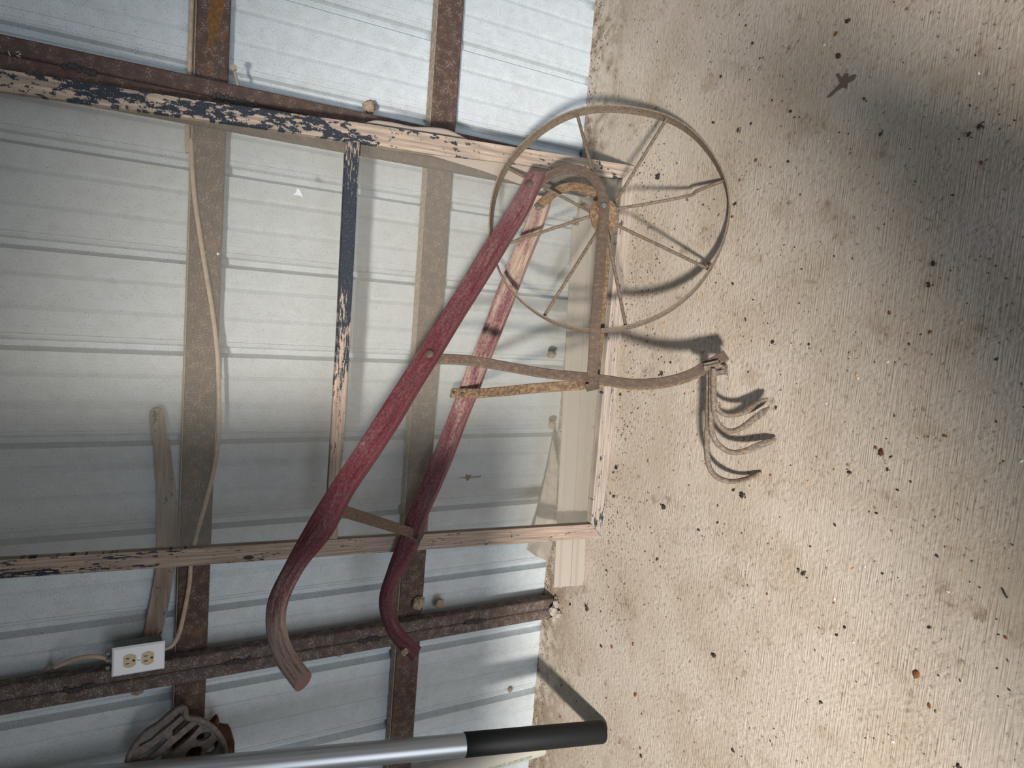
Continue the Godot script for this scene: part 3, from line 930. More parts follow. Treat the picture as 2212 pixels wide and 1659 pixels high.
	# cross brace between the handles
	var B1 := Vector3(-0.672, 0.707, splay(-0.672))
	var wdir := (FA * -0.78 + FU * 0.62).normalized()
	var perp := (FA * 0.62 + FU * 0.78)
	mb = Mb.new(o)
	var b0 := fr(Vector3(-0.650, 0.680, 0.245))
	var b1 := clear(fr(Vector3(-0.658, 0.690, -0.228)))
	var b2 := clear(fr(Vector3(-0.664, 0.686, -0.244)))
	var b3 := clear(fr(Vector3(-0.680, 0.666, -0.247)))
	mb.sweep([b0, b0.lerp(b1, 0.5), b1, b1.lerp(b2, 0.6), b2, b3], FA * -0.85 + FU * 0.53, 0.0128, 0.0022, BAR)
	part("cross_brace", mb, mat.iron, t)
	mb = Mb.new(o)
	mb.lathe(clear(fr(Vector3(-0.673, 0.675, -0.243))), FN, [Vector2(0.0055, -0.002), Vector2(0.0055, 0.003), Vector2(0.0002, 0.0045)], 10, 1)
	part("bolt_head", mb, mat.old_bolt, t)
	# the rake head: clamp on the foot and four tines
	mb = Mb.new(o)
	var cc := fl(1537, 792, 0.118)
	var cb := Basis(FA, FU, FN)
	mb.box(cc, Vector3(0.010, 0.018, 0.012), cb, 0.002)
	mb.box(cc + FN * 0.012 - FA * 0.004, Vector3(0.0055, 0.020, 0.004), cb, 0.0015)
	mb.box(fl(1524, 803, 0.108), Vector3(0.005, 0.019, 0.014), cb, 0.0015)
	mb.box(fl(1549, 806, 0.110), Vector3(0.004, 0.017, 0.010), cb, 0.0015)
	part("tine_clamp", mb, mat.tine, t)
	mb = Mb.new(o)
	var k0 := fl(1546, 799, 0.105)
	var k1 := fl(1568, 800, 0.095)
	mb.tube([k0, k1], 0.0065, 10)
	mb.lathe(fl(1562, 797, 0.095), (k1 - k0).normalized(), [Vector2(0.0002, 0), Vector2(0.013, 0), Vector2(0.013, 0.007), Vector2(0.0002, 0.007)], 6)
	part("clamp_bolt", mb, mat.tine, t)
	var tines := [
		[[1543, 796, 0.12], [1543, 850, 0.12], [1547, 875, 0.107], [1556, 890, 0.09], [1575, 897, 0.072], [1602, 893, 0.057], [1630, 879, 0.046], [1658, 860, 0.036]],
		[[1541, 796, 0.132], [1541, 870, 0.128], [1545, 900, 0.113], [1556, 920, 0.098], [1574, 931, 0.083], [1598, 926, 0.073], [1628, 906, 0.066], [1661, 880, 0.062]],
		[[1537, 796, 0.124], [1536, 880, 0.122], [1536, 920, 0.117], [1542, 945, 0.101], [1556, 964, 0.083], [1580, 977, 0.063], [1610, 974, 0.047], [1640, 962, 0.031], [1677, 948, 0.013]],
		[[1531, 800, 0.115], [1529, 900, 0.113], [1527, 965, 0.112], [1529, 998, 0.104], [1538, 1020, 0.085], [1555, 1034, 0.062], [1580, 1040, 0.042], [1610, 1035, 0.022], [1645, 1020, 0.005]]]
	var sw := [0.0052, 0.0056, 0.0062, 0.0066]
	for i in 4:
		var p := []
		for q in tines[i]: p.append(fl(q[0], q[1], q[2]))
		var pts := curve(p, 6)
		var ws := []
		var ts := []
		for k in pts.size():
			var f := float(k) / (pts.size() - 1)
			var blade := smoothstep(0.66, 0.86, f)
			var w: float = lerpf(sw[i], 0.0078 if i < 3 else 0.0072, blade) * (1.0 - smoothstep(0.93, 1.0, f) * 0.72)
			ws.append(w)
			ts.append(lerpf(0.0056, 0.0028, blade))
		mb = Mb.new(o)
		var wdt := []
		for k in pts.size():
			var tt: Vector3 = (pts[min(k + 1, pts.size() - 1)] - pts[max(k - 1, 0)]).normalized()
			wdt.append(tt.cross(Vector3(0.35, 0.6, 0.7)) if i < 3 else tt.cross(Vector3(0.8, 0.35, 0.4)))
		mb.sweep(pts, wdt, ws, ts, round_prof(10, 2.6), 1)
		part("tine", mb, mat.tine, t)

func dirs_in_plane(pts: Array) -> Array:                   # width direction of a flat bar: in the frame's plane, across the run
	var r := []
	for i in pts.size():
		var t: Vector3 = (pts[min(i + 1, pts.size() - 1)] - pts[max(i - 1, 0)]).normalized()
		r.append(FN.cross(t).normalized())
	return r

# ------------------------------------------------------------------ outlet, cables, lath, seat, trim strip, nests
func wall_things():
	# outlet box on the side of the left post
	var top := 1.3
	var bot := 1.186
	var xl := -0.9455
	var xr := -0.8735
	var pz := 0.115
	var o := Vector3((xl + xr) / 2, bot, 0.09)
	var t := thing("electrical_outlet", "white duplex electrical outlet on a grey metal box beside the left post", "outlet", o)
	var mb := Mb.new(o)
	mb.box(Vector3(-0.9085, 1.243, 0.085), Vector3(0.029, 0.052, 0.026), Basis(), 0.003)
	var box := part("metal_box", mb, mat.galvan, t)
	for k in 3:                                            # round knockouts on the side
		mb = Mb.new(o)
		mb.lathe(Vector3(-0.8795, 1.275 - k * 0.032, 0.084), Vector3.RIGHT, [Vector2(0.0115, -0.001), Vector2(0.0115, 0.0006), Vector2(0.0095, 0.0006), Vector2(0.0095, 0.0002), Vector2(0.0002, 0.0002)], 20)
		part("knockout", mb, mat.galvan, box)
	mb = Mb.new(o)
	mb.lathe(Vector3(-0.912, 1.296, 0.088), Vector3.UP, [Vector2(0.012, -0.002), Vector2(0.012, 0.008), Vector2(0.008, 0.009), Vector2(0.008, 0.016), Vector2(0.0002, 0.016)], 14)
	mb.box(Vector3(-0.93, 1.308, 0.09), Vector3(0.004, 0.005, 0.004), Basis(), 0.001)
	mb.box(Vector3(-0.894, 1.308, 0.09), Vector3(0.004, 0.005, 0.004), Basis(), 0.001)
	part("cable_clamp", mb, mat.galvan, box)
	mb = Mb.new(o)
	mb.slab([Vector2(xl, bot), Vector2(xr, bot), Vector2(xr, top), Vector2(xl, top)], Vector3.ZERO, Vector3.RIGHT, Vector3.UP, Vector3(0, 0, 1), pz - 0.006, pz, 0.004)
	var plate := part("cover_plate", mb, mat.plate, t)
	for s: float in [1.0, -1.0]:
		var c := Vector3((xl + xr) / 2, (top + bot) / 2 + s * 0.0195, pz)
		var shape := []
		for k in 40:
			var a := TAU * k / 40
			shape.append(Vector2(cos(a) * 0.0172, clampf(sin(a) * 0.0172, -0.0138, 0.0138)))
		mb = Mb.new(o)
		mb.slab(shape, c, Vector3.RIGHT, Vector3.UP, Vector3(0, 0, 1), -0.003, 0.0012, 0.0006)
		var rc := part("receptacle", mb, mat.ivory, t)
		for h in [[-0.0063, 0.0045, 0.0011, 0.0042], [0.0063, 0.0045, 0.0011, 0.0036]]:
			mb = Mb.new(o)
			mb.box(c + Vector3(h[0], h[1], 0.0011), Vector3(h[2], h[3], 0.0004))
			part("slot", mb, mat.slot, rc)
		mb = Mb.new(o)
		mb.lathe(c + Vector3(0, -0.0085, 0.0008), Vector3(0, 0, 1), [Vector2(0.0028, 0), Vector2(0.0028, 0.0007), Vector2(0.0001, 0.0007)], 14)
		part("ground_hole", mb, mat.slot, rc)
	mb = Mb.new(o)
	mb.lathe(Vector3((xl + xr) / 2, (top + bot) / 2, pz), Vector3(0, 0, 1), [Vector2(0.0034, -0.001), Vector2(0.0034, 0.0005), Vector2(0.0001, 0.0011)], 12)
	part("screw", mb, mat.bolt, plate)
	# cables
	var path := [Vector3(-0.907, 1.185, 0.088)]
	for p in [[372, 1394, 0.085], [386, 1370, 0.075], [398, 1322, 0.06], [409, 1262, 0.052], [413, 1214, 0.05], [424, 1158, 0.05], [446, 1080, 0.052], [464, 1005, 0.055], [473, 930, 0.056], [473, 860, 0.055], [470, 770, 0.052], [460, 680, 0.05], [447, 600, 0.048], [434, 520, 0.046], [421, 430, 0.044], [415, 360, 0.044], [412, 300, 0.03]]: path.append(wl(p[0], p[1], p[2]))
	path.append(Vector3(0.33, 1.1635, 0.02)); path.append(Vector3(0.6, 1.1635, 0.018)); path.append(Vector3(1.5, 1.1635, 0.018))
	mb = Mb.new(Vector3(-0.907, 1.185, 0.088))
	mb.sweep(curve(path, 6), Vector3(0, 1, 0.3), 0.0056, 0.0040, round_prof(10), 1)
	single("cable", mb, mat.cable, "long flat beige cable hanging from the outlet along the upper girt", "cable")
	path = [Vector3(-0.912, 1.306, 0.088)]
	for p in [[215, 1419, 0.09], [185, 1419, 0.09], [158, 1425, 0.08], [135, 1434, 0.068], [118, 1441, 0.058]]: path.append(wl(p[0], p[1], p[2]))
	path.append(Vector3(-0.932, 1.425, 0.030)); path.append(Vector3(-0.955, 1.437, 0.020)); path.append(Vector3(-0.982, 1.45, 0.019))
	mb = Mb.new(path[0])
	mb.sweep(curve(path, 6), Vector3(1, 0.2, 0), 0.0052, 0.0038, round_prof(10), 1)
	single("cable", mb, mat.cable, "short beige cable leaving the top of the outlet box", "cable")
	# the lath
	var lo := [Vector2(326, 889), Vector2(332, 883), Vector2(343, 881), Vector2(351, 887), Vector2(356, 900), Vector2(362, 948), Vector2(366, 952), Vector2(372, 1000), Vector2(379, 1045), Vector2(385, 1120), Vector2(386, 1180), Vector2(378, 1229), Vector2(366, 1300), Vector2(352, 1361), Vector2(330, 1440), Vector2(309, 1496), Vector2(296, 1503), Vector2(284, 1501), Vector2(279, 1494), Vector2(292, 1440), Vector2(312, 1361), Vector2(326, 1290), Vector2(336, 1229), Vector2(339, 1188), Vector2(339, 1071), Vector2(331, 960), Vector2(323, 899)]
	var poly := []
	for p in lo:
		var w := wl(p.x, p.y, 0.022)
		poly.append(Vector2(w.x, w.y))
	mb = Mb.new(Vector3(-0.68, 1.16, 0.02))
	mb.slab(poly, Vector3.ZERO, Vector3.RIGHT, Vector3.UP, Vector3(0, 0, 1), 0.010, 0.022, 0.002, Rect2(-1.06, 1.15, 0.75, 0.11))
	single("wooden_lath", mb, mat.lath, "weathered wooden lath with rounded ends lying on the upper girt behind the post", "lath")
	# cast iron seat with slots, hung beside the girt
	var sp := wl(390, 1620, 0.085)
	var ex := (wl(490, 1620, 0.085) - wl(390, 1620, 0.085))
	var S := func(x: float, y: float) -> Vector2:
		var w := wl(250 + x / 7.9, 1500 + y / 7.9, 0.085)
		return Vector2(w.x, w.y)
	var seat := CSGCombiner3D.new()
	seat.name = "iron_seat"
	seat.position = Vector3(0, 0, 0.085)
	var outline := [[165, 1165], [190, 1080], [220, 1000], [300, 870], [400, 740], [530, 610], [700, 510], [930, 310], [1050, 220], [1120, 190], [1170, 200], [1200, 260], [1195, 330], [1235, 375], [1300, 385], [1420, 400], [1550, 450], [1680, 540], [1780, 660], [1860, 800], [1890, 900], [1895, 1010], [1880, 1150], [1800, 1350], [1600, 1560], [1300, 1700], [900, 1740], [550, 1650], [300, 1480], [190, 1320]]
	var holes := [
		[[930, 470], [1095, 325], [1112, 355], [925, 515], [720, 670], [600, 775], [415, 875], [440, 820], [560, 740]],
		[[1195, 425], [1262, 468], [1130, 580], [1000, 690], [972, 695], [978, 620]],
		[[1380, 525], [1418, 545], [1360, 610], [1250, 740], [885, 1052], [885, 950], [1100, 770]],
		[[835, 748], [870, 775], [800, 855], [560, 1065], [400, 1135], [430, 1075], [640, 900]],
		[[1200, 1075], [1235, 980], [1310, 920], [1400, 905], [1450, 905], [1462, 950], [1430, 1075]],
		[[1550, 1010], [1580, 950], [1690, 830], [1735, 800], [1740, 860], [1700, 940], [1620, 1010]],
		[[670, 1115], [770, 1050], [775, 1110], [760, 1200], [640, 1200]]]
	var poly_of := func(list: Array) -> PackedVector2Array:
		var r := PackedVector2Array()
		for q in list: r.append(S.call(q[0], q[1]))
		return r
	var body := CSGPolygon3D.new()
	body.name = "seat_plate"
	body.polygon = poly_of.call(outline)
	body.depth = 0.011
	body.material = mat.seat
	seat.add_child(body)
	for h in holes:
		var c := CSGPolygon3D.new()
		c.name = "slot"
		c.operation = CSGShape3D.OPERATION_SUBTRACTION
		c.polygon = Geometry2D.offset_polygon(poly_of.call(h), 0.0022)[0]
		c.depth = 0.05
		c.position.z = 0.02
		c.material = mat.seat
		seat.add_child(c, true)
	var el := PackedVector2Array()
	for k in 24:
		var a := TAU * k / 24
		var q := Vector2(cos(a) * 140, sin(a) * 68).rotated(-0.42)
		el.append(S.call(1500 + q.x, 720 + q.y))
	var ec := CSGPolygon3D.new()
	ec.name = "slot_round"
	ec.operation = CSGShape3D.OPERATION_SUBTRACTION
	ec.polygon = el
	ec.depth = 0.05
	ec.position.z = 0.02
	ec.material = mat.seat
	seat.add_child(ec)
	# a raised lip round the seat
	var lipn := MeshInstance3D.new()
	mb = Mb.new(Vector3(0, 0, 0.085))
	var lp := []
	for i in range(0, outline.size()):
		var w: Vector2 = S.call(lerpf(outline[i][0], 1000, 0.035), lerpf(outline[i][1], 950, 0.035))
		lp.append(Vector3(w.x, w.y, 0.087))
	lp.append(lp[0])
	mb.tube(curve(lp, 4), 0.0072, 8, false)
	seat.rotation = Vector3.ZERO
	add_child(seat)
	tag(seat, "slotted cast iron implement seat hanging on the wall behind the silver pole", "seat")
	var lip := part("seat_rim", mb, mat.seat, seat)
	# the rusty bracket that carries it
	mb = Mb.new(wl(500, 1600, 0.03))
	var bx := []
	for p in [[476, 1586], [500, 1590], [506, 1600], [506, 1640], [470, 1640]]:
		var w := wl(p[0], p[1], 0.06)
		bx.append(Vector2(w.x, w.y))
	mb.slab(bx, Vector3.ZERO, Vector3.RIGHT, Vector3.UP, Vector3(0, 0, 1), 0.0, 0.068, 0.003)
	var e2 := []
	for p in [[452, 1566], [466, 1550], [471, 1549], [473, 1554], [470, 1572], [476, 1590], [460, 1590]]:
		var w := wl(p[0], p[1], 0.06)
		e2.append(Vector2(w.x, w.y))
	mb.slab(e2, Vector3.ZERO, Vector3.RIGHT, Vector3.UP, Vector3(0, 0, 1), 0.045, 0.072, 0.003)
	single("rusty_bracket", mb, mat.rust, "rusty iron bracket sticking out behind the slotted seat", "bracket")
	# the trim strip standing on edge behind the screen frame
	var A := Vector3(-0.845, 0, 0.212)
	var B := Vector3(0.33, 0, 0.135)
	var along := (B - A).normalized()
	var out := along.cross(Vector3.UP)
	if out.z < 0: out = -out
	t = thing("trim_strip", "long pale ribbed trim strip standing on edge behind the foot of the screen frame", "trim strip", A)
	mb = Mb.new(A)
	var pr := [[0.0, 0.004], [0.018, 0.004], [0.021, 0.011], [0.025, 0.011], [0.029, 0.002], [0.0425, 0.003], [0.043, 0.0], [0.0445, 0.0], [0.045, 0.003], [0.076, 0.002], [0.078, 0.009], [0.082, 0.009], [0.086, 0.001], [0.1, 0.001]]
	for i in pr.size() - 1:
		var q0: Vector3 = Vector3.UP * pr[i][0] + out * (pr[i][1] - pr[i][0] * 0.12)
		var q1: Vector3 = Vector3.UP * pr[i + 1][0] + out * (pr[i + 1][1] - pr[i + 1][0] * 0.12)
		var bk := out * -0.003
		var Bi: Vector3 = B if i < 9 else B - along * 0.055
		mb.quad(A + q0, A + q1, Bi + q1, Bi + q0)
		mb.quad(A + q1 + bk, A + q0 + bk, Bi + q0 + bk, Bi + q1 + bk)
		mb.quad(A + q0, A + q0 + bk, A + q1 + bk, A + q1)
		mb.quad(Bi + q0, Bi + q1, Bi + q1 + bk, Bi + q0 + bk)
		if i == pr.size() - 2: mb.quad(A + q1, A + q1 + bk, Bi + q1 + bk, Bi + q1)
	part("strip", mb, mat.trim, t)
	# bent sheet behind it
	var sh := []
	for p in [[1194, 950, 0.12], [1183, 1010, 0.115], [1154, 1138, 0.11], [1138, 1187, 0.12], [1157, 1201, 0.15], [1183, 1212, 0.17], [1200, 1150, 0.15], [1205, 1000, 0.13]]: sh.append(wl(p[0], p[1], p[2]))
	mb = Mb.new(sh[6])
	var mid := wl(1176, 1150, 0.135)
	for i in sh.size():
		var a: Vector3 = sh[i]
		var b: Vector3 = sh[(i + 1) % sh.size()]
		var bk := Vector3(0, 0, -0.0015)
		mb.tri(mid, b, a)
		mb.tri(mid + bk, a + bk, b + bk)
		mb.quad(a, b, b + bk, a + bk)
	single("bent_sheet", mb, mat.sheet, "bent grey sheet offcut poking up behind the end of the trim strip", "sheet metal")
	# mud nests and lumps
	var n := noise(8, 0.02, 3)
	for q in [
		[904, 1303, 0.046, 0.019, 0.012, "pale pitted mud nest at the end of the lower girt beside the left post", 0.42],
		[949, 1304, 0.03, 0.015, 0.012, "grey mud nest on the side of the left post just below the lower girt", 0.4],
		[972, 1362, 0.008, 0.011, 0.007, "small mud nest on the siding against the left edge of the left post", 0.4],
		[733, 1411, 0.008, 0.010, 0.006, "small mud nest beside the left post between the two girts", 0.4],
		[1102, 1490, 0.006, 0.009, 0.006, "round mud spot on the siding left of the post near the floor", 0.3],
		[798, 232, 0.03, 0.017, 0.012, "mud nest wedged behind the dark post above the lower girt", 0.45],
		[909, 1391, 0.21, 0.009, 0.009, "crumbly tan mud nest on the far handle's grip end", 0.6],
		[1192, 766, 0.05, 0.013, 0.012, "tan mud nest on the siding behind the screen above the trim strip", 0.4],
		[1193, 918, 0.05, 0.013, 0.012, "tan mud nest on top of the trim strip behind the screen", 0.4]]:
		var c := wl(q[0], q[1], q[2])
		if q[0] == 909: c = clear(fr(Vector3(-0.958, 0.768, -0.298)))
		mb = Mb.new(c)
		mb.lump(c, Vector3(q[3], q[3] * 1.05, q[4]), Basis.from_euler(Vector3(0.2, 0.1, 0.5)), n, q[6], 14)
		single("mud_nest", mb, mat.mud, q[5], "mud nest")
	var foot := Vector3(-0.975, 0.0, 0.095)
	var cl := thing("caulk_lump", "pale crumbled caulk around the foot of the left steel post", "caulk", foot)
	for q in [[-0.03, 0.012, 0.0, 0.016], [0.0, 0.02, 0.004, 0.02], [0.022, 0.012, 0.003, 0.014], [-0.012, 0.008, 0.016, 0.014], [0.034, 0.006, -0.008, 0.009]]:
		mb = Mb.new(foot)
		mb.lump(foot + Vector3(q[0], q[1], q[2]), Vector3(q[3], q[3] * 0.9, q[3] * 0.55), Basis.from_euler(Vector3(0.3, q[0] * 20.0, 0.2)), n, 0.7, 9)
		part("lump", mb, mat.trim, cl)
	# bits caught on the screen
	var c := onp(643, 417, dr(0, 0, -0.012), DN)
	mb = Mb.new(c)
	mb.slab([Vector2(-0.006, 0.012), Vector2(0.001, 0.004), Vector2(0.012, 0.002), Vector2(0.009, -0.004), Vector2(0.002, -0.008), Vector2(-0.008, -0.013), Vector2(-0.005, -0.001)], c, DE, DU, DN, -0.001, 0.0008)
	single("paper_scrap", mb, mat.scrap, "pale torn scrap of paper stuck to the screen above the middle rail", "scrap")
	c = onp(1012, 1032, dr(0, 0, -0.014), DN)
	mb = Mb.new(c)
	mb.slab([Vector2(-0.010, 0.003), Vector2(0.0, 0.009), Vector2(0.010, 0.006), Vector2(0.007, 0.0), Vector2(0.009, -0.008), Vector2(-0.002, -0.004)], c, DE, DU, DN, -0.001, 0.0008)
	mb.slab([Vector2(-0.001, -0.002), Vector2(0.002, -0.002), Vector2(0.004, -0.038), Vector2(0.001, -0.036)], c, DE, DU, DN, -0.001, 0.0006)
	mb.slab([Vector2(-0.001, 0.006), Vector2(0.002, 0.006), Vector2(0.0, 0.031)], c, DE, DU, DN, -0.001, 0.0006)
	single("dry_leaf", mb, mat.stain, "dry brown leaf scrap caught in the screen between the lower girt and floor", "leaf")

# ------------------------------------------------------------------ pole and pipe at the left
func leaning_things():
	var a := Vector3(-1.232, 0.0, 0.398)
	var b := Vector3(-1.224, 0.434, 0.300)
	var d := (b - a).normalized()
	var t := thing("silver_pole", "thick silver aluminium pole with a black rubber end leaning on the wall", "pole", a)
	a += d * 0.009
	var r := 0.0325
	var j := a + d * ((wl(1003, 1609, 0.30) - a).dot(d))
	var mb := Mb.new(t.position)
	mb.lathe(j, d, [Vector2(r - 0.0015, -0.03), Vector2(r - 0.0015, 1.5), Vector2(0.001, 1.5)], 40, 0)
	part("tube", mb, mat.alu, t)
	mb = Mb.new(t.position)
	var L := (j - a).dot(d)
	mb.lathe(a, d, [Vector2(0.0005, 0.0), Vector2(r - 0.008, 0.0), Vector2(r - 0.003, 0.002), Vector2(r, 0.008), Vector2(r + 0.0008, L * 0.5), Vector2(r + 0.0008, L - 0.001), Vector2(r, L), Vector2(r - 0.002, L)], 40, 1)
	var gp := part("rubber_end", mb, mat.rubber, t)
	# pvc pipe with its green print
	var pb := Vector3(-1.478, 0.0, 0.0685)
	t = thing("plastic_pipe", "cream plastic pipe with green print standing behind the silver pole", "pipe", pb)
	mb = Mb.new(pb)
	mb.lathe(pb, Vector3.UP, [Vector2(0.0255, 0.0), Vector2(0.0300, 0.0), Vector2(0.0300, 2.4), Vector2(0.0255, 2.4), Vector2(0.0255, 0.0)], 40, 0)
	part("pipe_wall", mb, mat.pvc, t)
	var tm := TextMesh.new()
	tm.text = "C GENLAM SCH 40 PVC DWV IT - 33 CRESSED DWV"
	tm.font_size = 32
	tm.pixel_size = 0.012 / 32.0
	tm.depth = 0.0006
	var sf := SystemFont.new()
	sf.font_names = PackedStringArray(["Droid Sans"])
	sf.font_italic = true
	tm.font = sf
	tm.material = mat.ink
	var mi := MeshInstance3D.new()
	mi.name = "print"
	mi.mesh = tm
	var face := Vector3(-0.16, 0, 0.987).normalized()
	var run := Vector3.DOWN
	var upd := face.cross(run).normalized()
	mi.transform = Transform3D(Basis(run, upd, face), face * 0.0302 + Vector3(0, 0.19, 0))
	t.add_child(mi)

# ------------------------------------------------------------------ litter on the floor
func debris():
	var n := noise(15, 0.02, 3)
	var kinds := {
		"b": ["dirt_crumb", mat.crumb, "dark crumb of dirt lying loose on the concrete floor", "crumb", "dark crumbs on the concrete"],
		"r": ["leaf_bit", mat.leafy, "reddish brown leaf bit lying loose on the concrete floor", "leaf bit", "brown leaf bits on the concrete"],
		"t": ["wood_chip", mat.tanny, "small tan wood chip lying loose on the concrete floor", "chip", "tan chips on the concrete"],
		"w": ["paint_fleck", mat.whity, "tiny white paint fleck lying on the concrete floor", "fleck", "white flecks on the concrete"]}
	# each run: kind, zoom, offset, then places as x, y, size in pixels of the photograph
	var lists := [
		["b", 2.724, 1400, 0, [615, 255, 6, 430, 450, 7, 370, 365, 4, 840, 655, 7, 862, 690, 5, 385, 720, 7, 605, 730, 6, 530, 768, 9, 1370, 790, 7, 1950, 745, 10, 1890, 790, 9, 825, 950, 7, 515, 1200, 9, 325, 1205, 5, 60, 1040, 12, 1095, 1507, 5, 905, 1583, 5, 800, 1443, 4, 1680, 1550, 9, 2005, 1607, 4, 1575, 1068, 4, 1390, 1320, 4, 1175, 125, 9, 890, 690, 5, 730, 590, 5, 190, 585, 4]],
		["b", 2.724, 1400, 550, [500, 170, 8, 575, 385, 7, 735, 515, 8, 948, 527, 6, 1655, 180, 10, 1535, 525, 5, 1335, 632, 4, 755, 900, 8, 1450, 948, 5, 1430, 1190, 7, 1410, 1265, 8, 1185, 1280, 9, 555, 1415, 11, 505, 1385, 7, 1545, 1335, 6, 1470, 1385, 7, 840, 1240, 3, 590, 690, 5]],
		["b", 2.724, 1400, 1050, [90, 120, 11, 410, 115, 5, 555, 55, 11, 410, 215, 7, 300, 257, 7, 55, 430, 8, 915, 515, 10, 885, 490, 6, 935, 540, 5, 1160, 830, 7, 1657, 832, 8, 388, 995, 11, 1700, 410, 7, 1345, 160, 6, 1100, 228, 6, 1020, 1272, 8, 1825, 1645, 9, 500, 1555, 8, 285, 1377, 3, 1110, 875, 6, 720, 1500, 4, 955, 355, 5, 1380, 515, 5]],
		["b", 3.687, 950, 1209, [1170, 370, 10, 1172, 400, 8, 1290, 690, 8, 1330, 85, 6, 1040, 355, 7, 1605, 1560, 8, 970, 1000, 5, 960, 1250, 5]],
		["b", 3.686, 1300, 650, [480, 580, 10, 460, 590, 7, 150, 745, 7, 205, 1000, 5, 120, 1330, 9, 95, 1365, 6, 100, 1555, 9, 70, 1530, 7, 1115, 1545, 10, 500, 1640, 9, 1505, 1310, 4, 660, 740, 5, 550, 490, 6, 1650, 345, 6, 1360, 330, 9]],
		["r", 2.724, 1400, 0, [575, 150, 6, 1270, 580, 8, 635, 943, 7, 540, 1060, 7, 495, 1275, 9, 415, 1265, 7, 230, 1175, 6, 1955, 1510, 4, 1960, 960, 7, 1105, 200, 9]],
		["r", 2.724, 1400, 550, [400, 165, 5, 1660, 455, 10, 1420, 340, 8, 1340, 1135, 8, 1745, 1065, 9, 720, 1297, 7, 2090, 1215, 5, 240, 1357, 4, 150, 1270, 4, 425, 885, 5, 590, 1280, 5]],
		["r", 2.724, 1400, 1050, [1093, 687, 5, 700, 635, 6, 565, 660, 4, 1655, 1290, 9, 1690, 1325, 6, 1300, 150, 5, 2105, 890, 7, 70, 355, 6, 450, 225, 4]],
		["r", 3.687, 950, 1209, [1370, 690, 8, 1540, 670, 8, 1560, 1075, 10, 1595, 1500, 6, 1325, 1100, 6, 1610, 1230, 5, 1430, 1460, 4]],
		["t", 2.724, 1400, 550, [325, 238, 7, 95, 405, 6, 1225, 705, 8, 940, 1333, 6, 780, 1165, 6]],
		["t", 2.724, 1400, 1050, [735, 308, 5, 1205, 485, 6, 1840, 497, 5]],
		["w", 2.724, 1400, 0, [1060, 830, 4, 700, 1075, 3, 1945, 430, 7, 1035, 265, 6, 620, 398, 4]],
		["w", 2.724, 1400, 550, [1410, 632, 6, 1235, 728, 5, 1048, 875, 6, 1680, 1075, 4, 2195, 1215, 8, 1845, 400, 4]],
		["w", 2.724, 1400, 1050, [105, 455, 6, 1275, 475, 6, 1098, 663, 7, 1765, 622, 7, 1440, 1505, 7, 1210, 920, 5, 210, 790, 3]]]
	for l in lists:
		var k: Array = kinds[l[0]]
		var p: Array = l[4]
		for i in range(0, p.size(), 3):
			var c := fl(l[2] + p[i] / l[1], l[3] + p[i + 1] / l[1])
			var r: float = p[i + 2] * EYE.distance_to(c) / F * 0.5
			var flat := 0.35 if l[0] == "b" else 0.16
			c.y = r * flat * 0.8
			var mb := Mb.new(Vector3(c.x, 0, c.z))
			var an := rng.randf() * TAU
			var long := rng.randf_range(0.45, 0.9)
			mb.lump(c, Vector3(r, r * flat, r * long), Basis(Vector3.UP, an), n, 0.9, 5, 0.7)
			if l[0] == "b" and p[i + 2] >= 9:
				for q in 4:
					var s := rng.randf_range(0.2, 0.4)
					mb.lump(Vector3(c.x + rng.randf_range(-1.6, 1.6) * r, r * 0.12, c.z + rng.randf_range(-1.6, 1.6) * r), Vector3(r * s, r * 0.15, r * s * 0.7), Basis(Vector3.UP, an + q), n, 0.6, 4)
			single(k[0], mb, k[1], k[2], k[3], k[4])
	# the ones that can be told from the rest
	var one := [
		[1811, 121, 11, mat.rust, "amber brown leaf curl on the floor beyond the wheel", "leaf_curl", "leaf"],
		[1980, 1456, 15, mat.leafy, "round dry brown leaf piece alone on the bright floor", "dry_leaf", "leaf"],
		[1904, 977, 13, mat.rust, "amber brown leaf scrap among dark crumbs on the floor beyond the tines", "leaf_curl", "leaf"],
		[1535, 572, 12, mat.leafy, "dark brown leaf bit lying against the inside of the wheel rim", "dry_leaf", "leaf"]]
	for q in one:
		var c := fl(q[0], q[1])
		var r: float = q[2] * EYE.distance_to(c) / F * 0.55
		c.y = r * 0.2
		var mb := Mb.new(Vector3(c.x, 0, c.z))
		mb.lump(c, Vector3(r, r * 0.22, r * 0.75), Basis(Vector3.UP, rng.randf() * TAU), n, 0.7, 7)
		single(q[5], mb, q[3], q[4], q[6])
	# the flattened five-lobed leaf
	var c := fl(1822, 176)
	var mb := Mb.new(c)
	var star := []
	for p in [[1805, 160], [1812, 158], [1819, 168], [1826, 158], [1833, 159], [1833, 167], [1846, 160], [1851, 163], [1846, 172], [1832, 180], [1830, 192], [1820, 189], [1808, 197], [1797, 208], [1786, 212], [1790, 205], [1806, 190], [1815, 180], [1812, 172]]:
		var w := fl(p[0], p[1])
		star.append(Vector2(w.x, w.z))
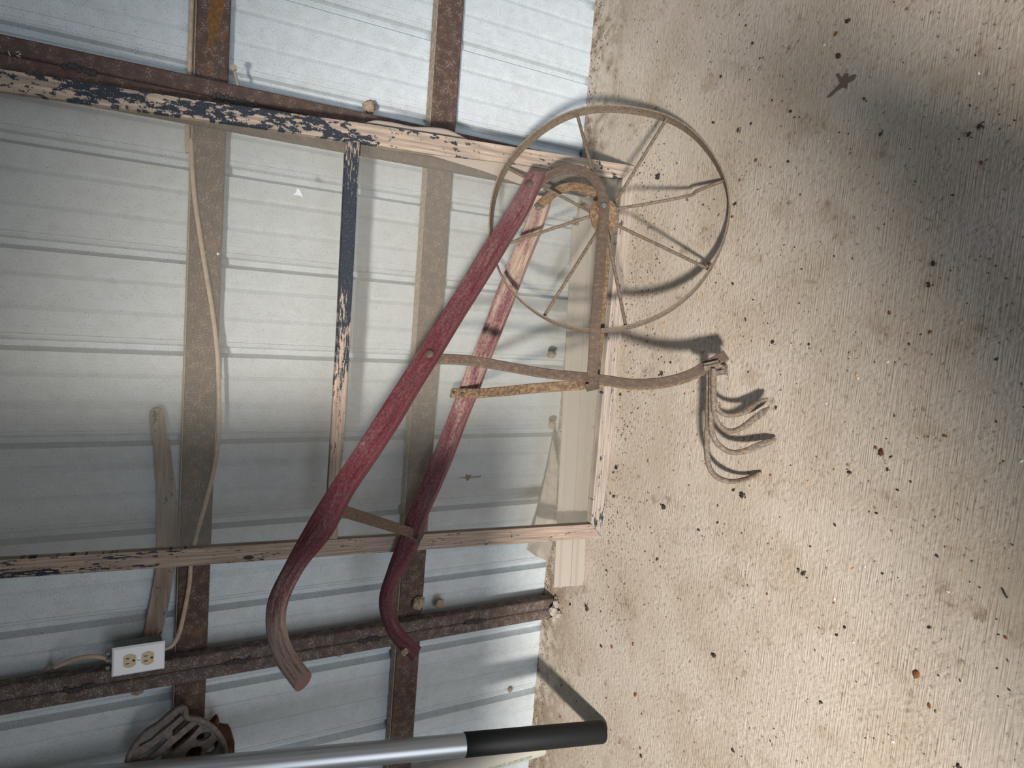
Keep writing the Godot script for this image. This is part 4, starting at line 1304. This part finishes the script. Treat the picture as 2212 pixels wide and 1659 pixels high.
	mb.slab(star, Vector3.ZERO, Vector3.RIGHT, Vector3(0, 0, 1), Vector3.UP, 0.0, 0.0012, 0.0004)
	single("flattened_leaf", mb, mat.stain, "flattened grey lobed leaf on the floor at the far right of the slab", "leaf")
	mb = Mb.new(fl(2168, 1283))
	mb.tube([fl(2165, 1272, 0.002), fl(2171, 1284, 0.003), fl(2176, 1292, 0.002)], 0.0018, 6)
	single("twig_sliver", mb, mat.crumb, "straight black sliver of twig on the floor near the camera", "twig")
	# grit that nobody could count, thickest along the frame and the wall
	var mm := MultiMesh.new()
	mm.transform_format = MultiMesh.TRANSFORM_3D
	mm.use_colors = true
	var gm := Mb.new()
	gm.lump(Vector3.ZERO, Vector3.ONE, Basis(), n, 0.6, 4)
	mm.mesh = gm.mesh()
	var gmat := plain(Color.WHITE, 0.9)
	gmat.vertex_color_use_as_albedo = true
	mm.mesh.surface_set_material(0, gmat)
	var N := 2100
	mm.instance_count = N
	for i in N:
		var x := rng.randf_range(-2.1, 1.4)
		var z := rng.randf_range(0.02, 1.6)
		var roll := rng.randf()
		if roll < 0.28: z = 0.005 + absf(rng.randfn(0.0, 0.035)); x = rng.randf_range(-1.9, 1.3)
		elif roll < 0.46:
			x = rng.randf_range(-0.95, 0.5)
			z = 0.285 - 0.012 * (x - 0.44) + absf(rng.randfn(0.0, 0.09)) + 0.008
		var s := rng.randf_range(0.0008, 0.0021) * (1.1 if roll < 0.5 else 0.9)
		mm.set_instance_transform(i, Transform3D(Basis(Vector3.UP, rng.randf() * TAU).scaled_local(Vector3(s * rng.randf_range(0.8, 2.2), s * 0.5, s)), Vector3(x, s * 0.3, z)))
		var tone := rng.randf()
		mm.set_instance_color(i, (Color(0.06, 0.045, 0.035) if tone < 0.5 else (Color(0.16, 0.085, 0.05) if tone < 0.88 else Color(0.3, 0.24, 0.17))))
	var g := MultiMeshInstance3D.new()
	g.name = "floor_grit"
	g.multimesh = mm
	g.set_meta("kind", "stuff")
	tag(g, "fine dark grit scattered over the concrete floor and along the wall", "grit")
	add_child(g)
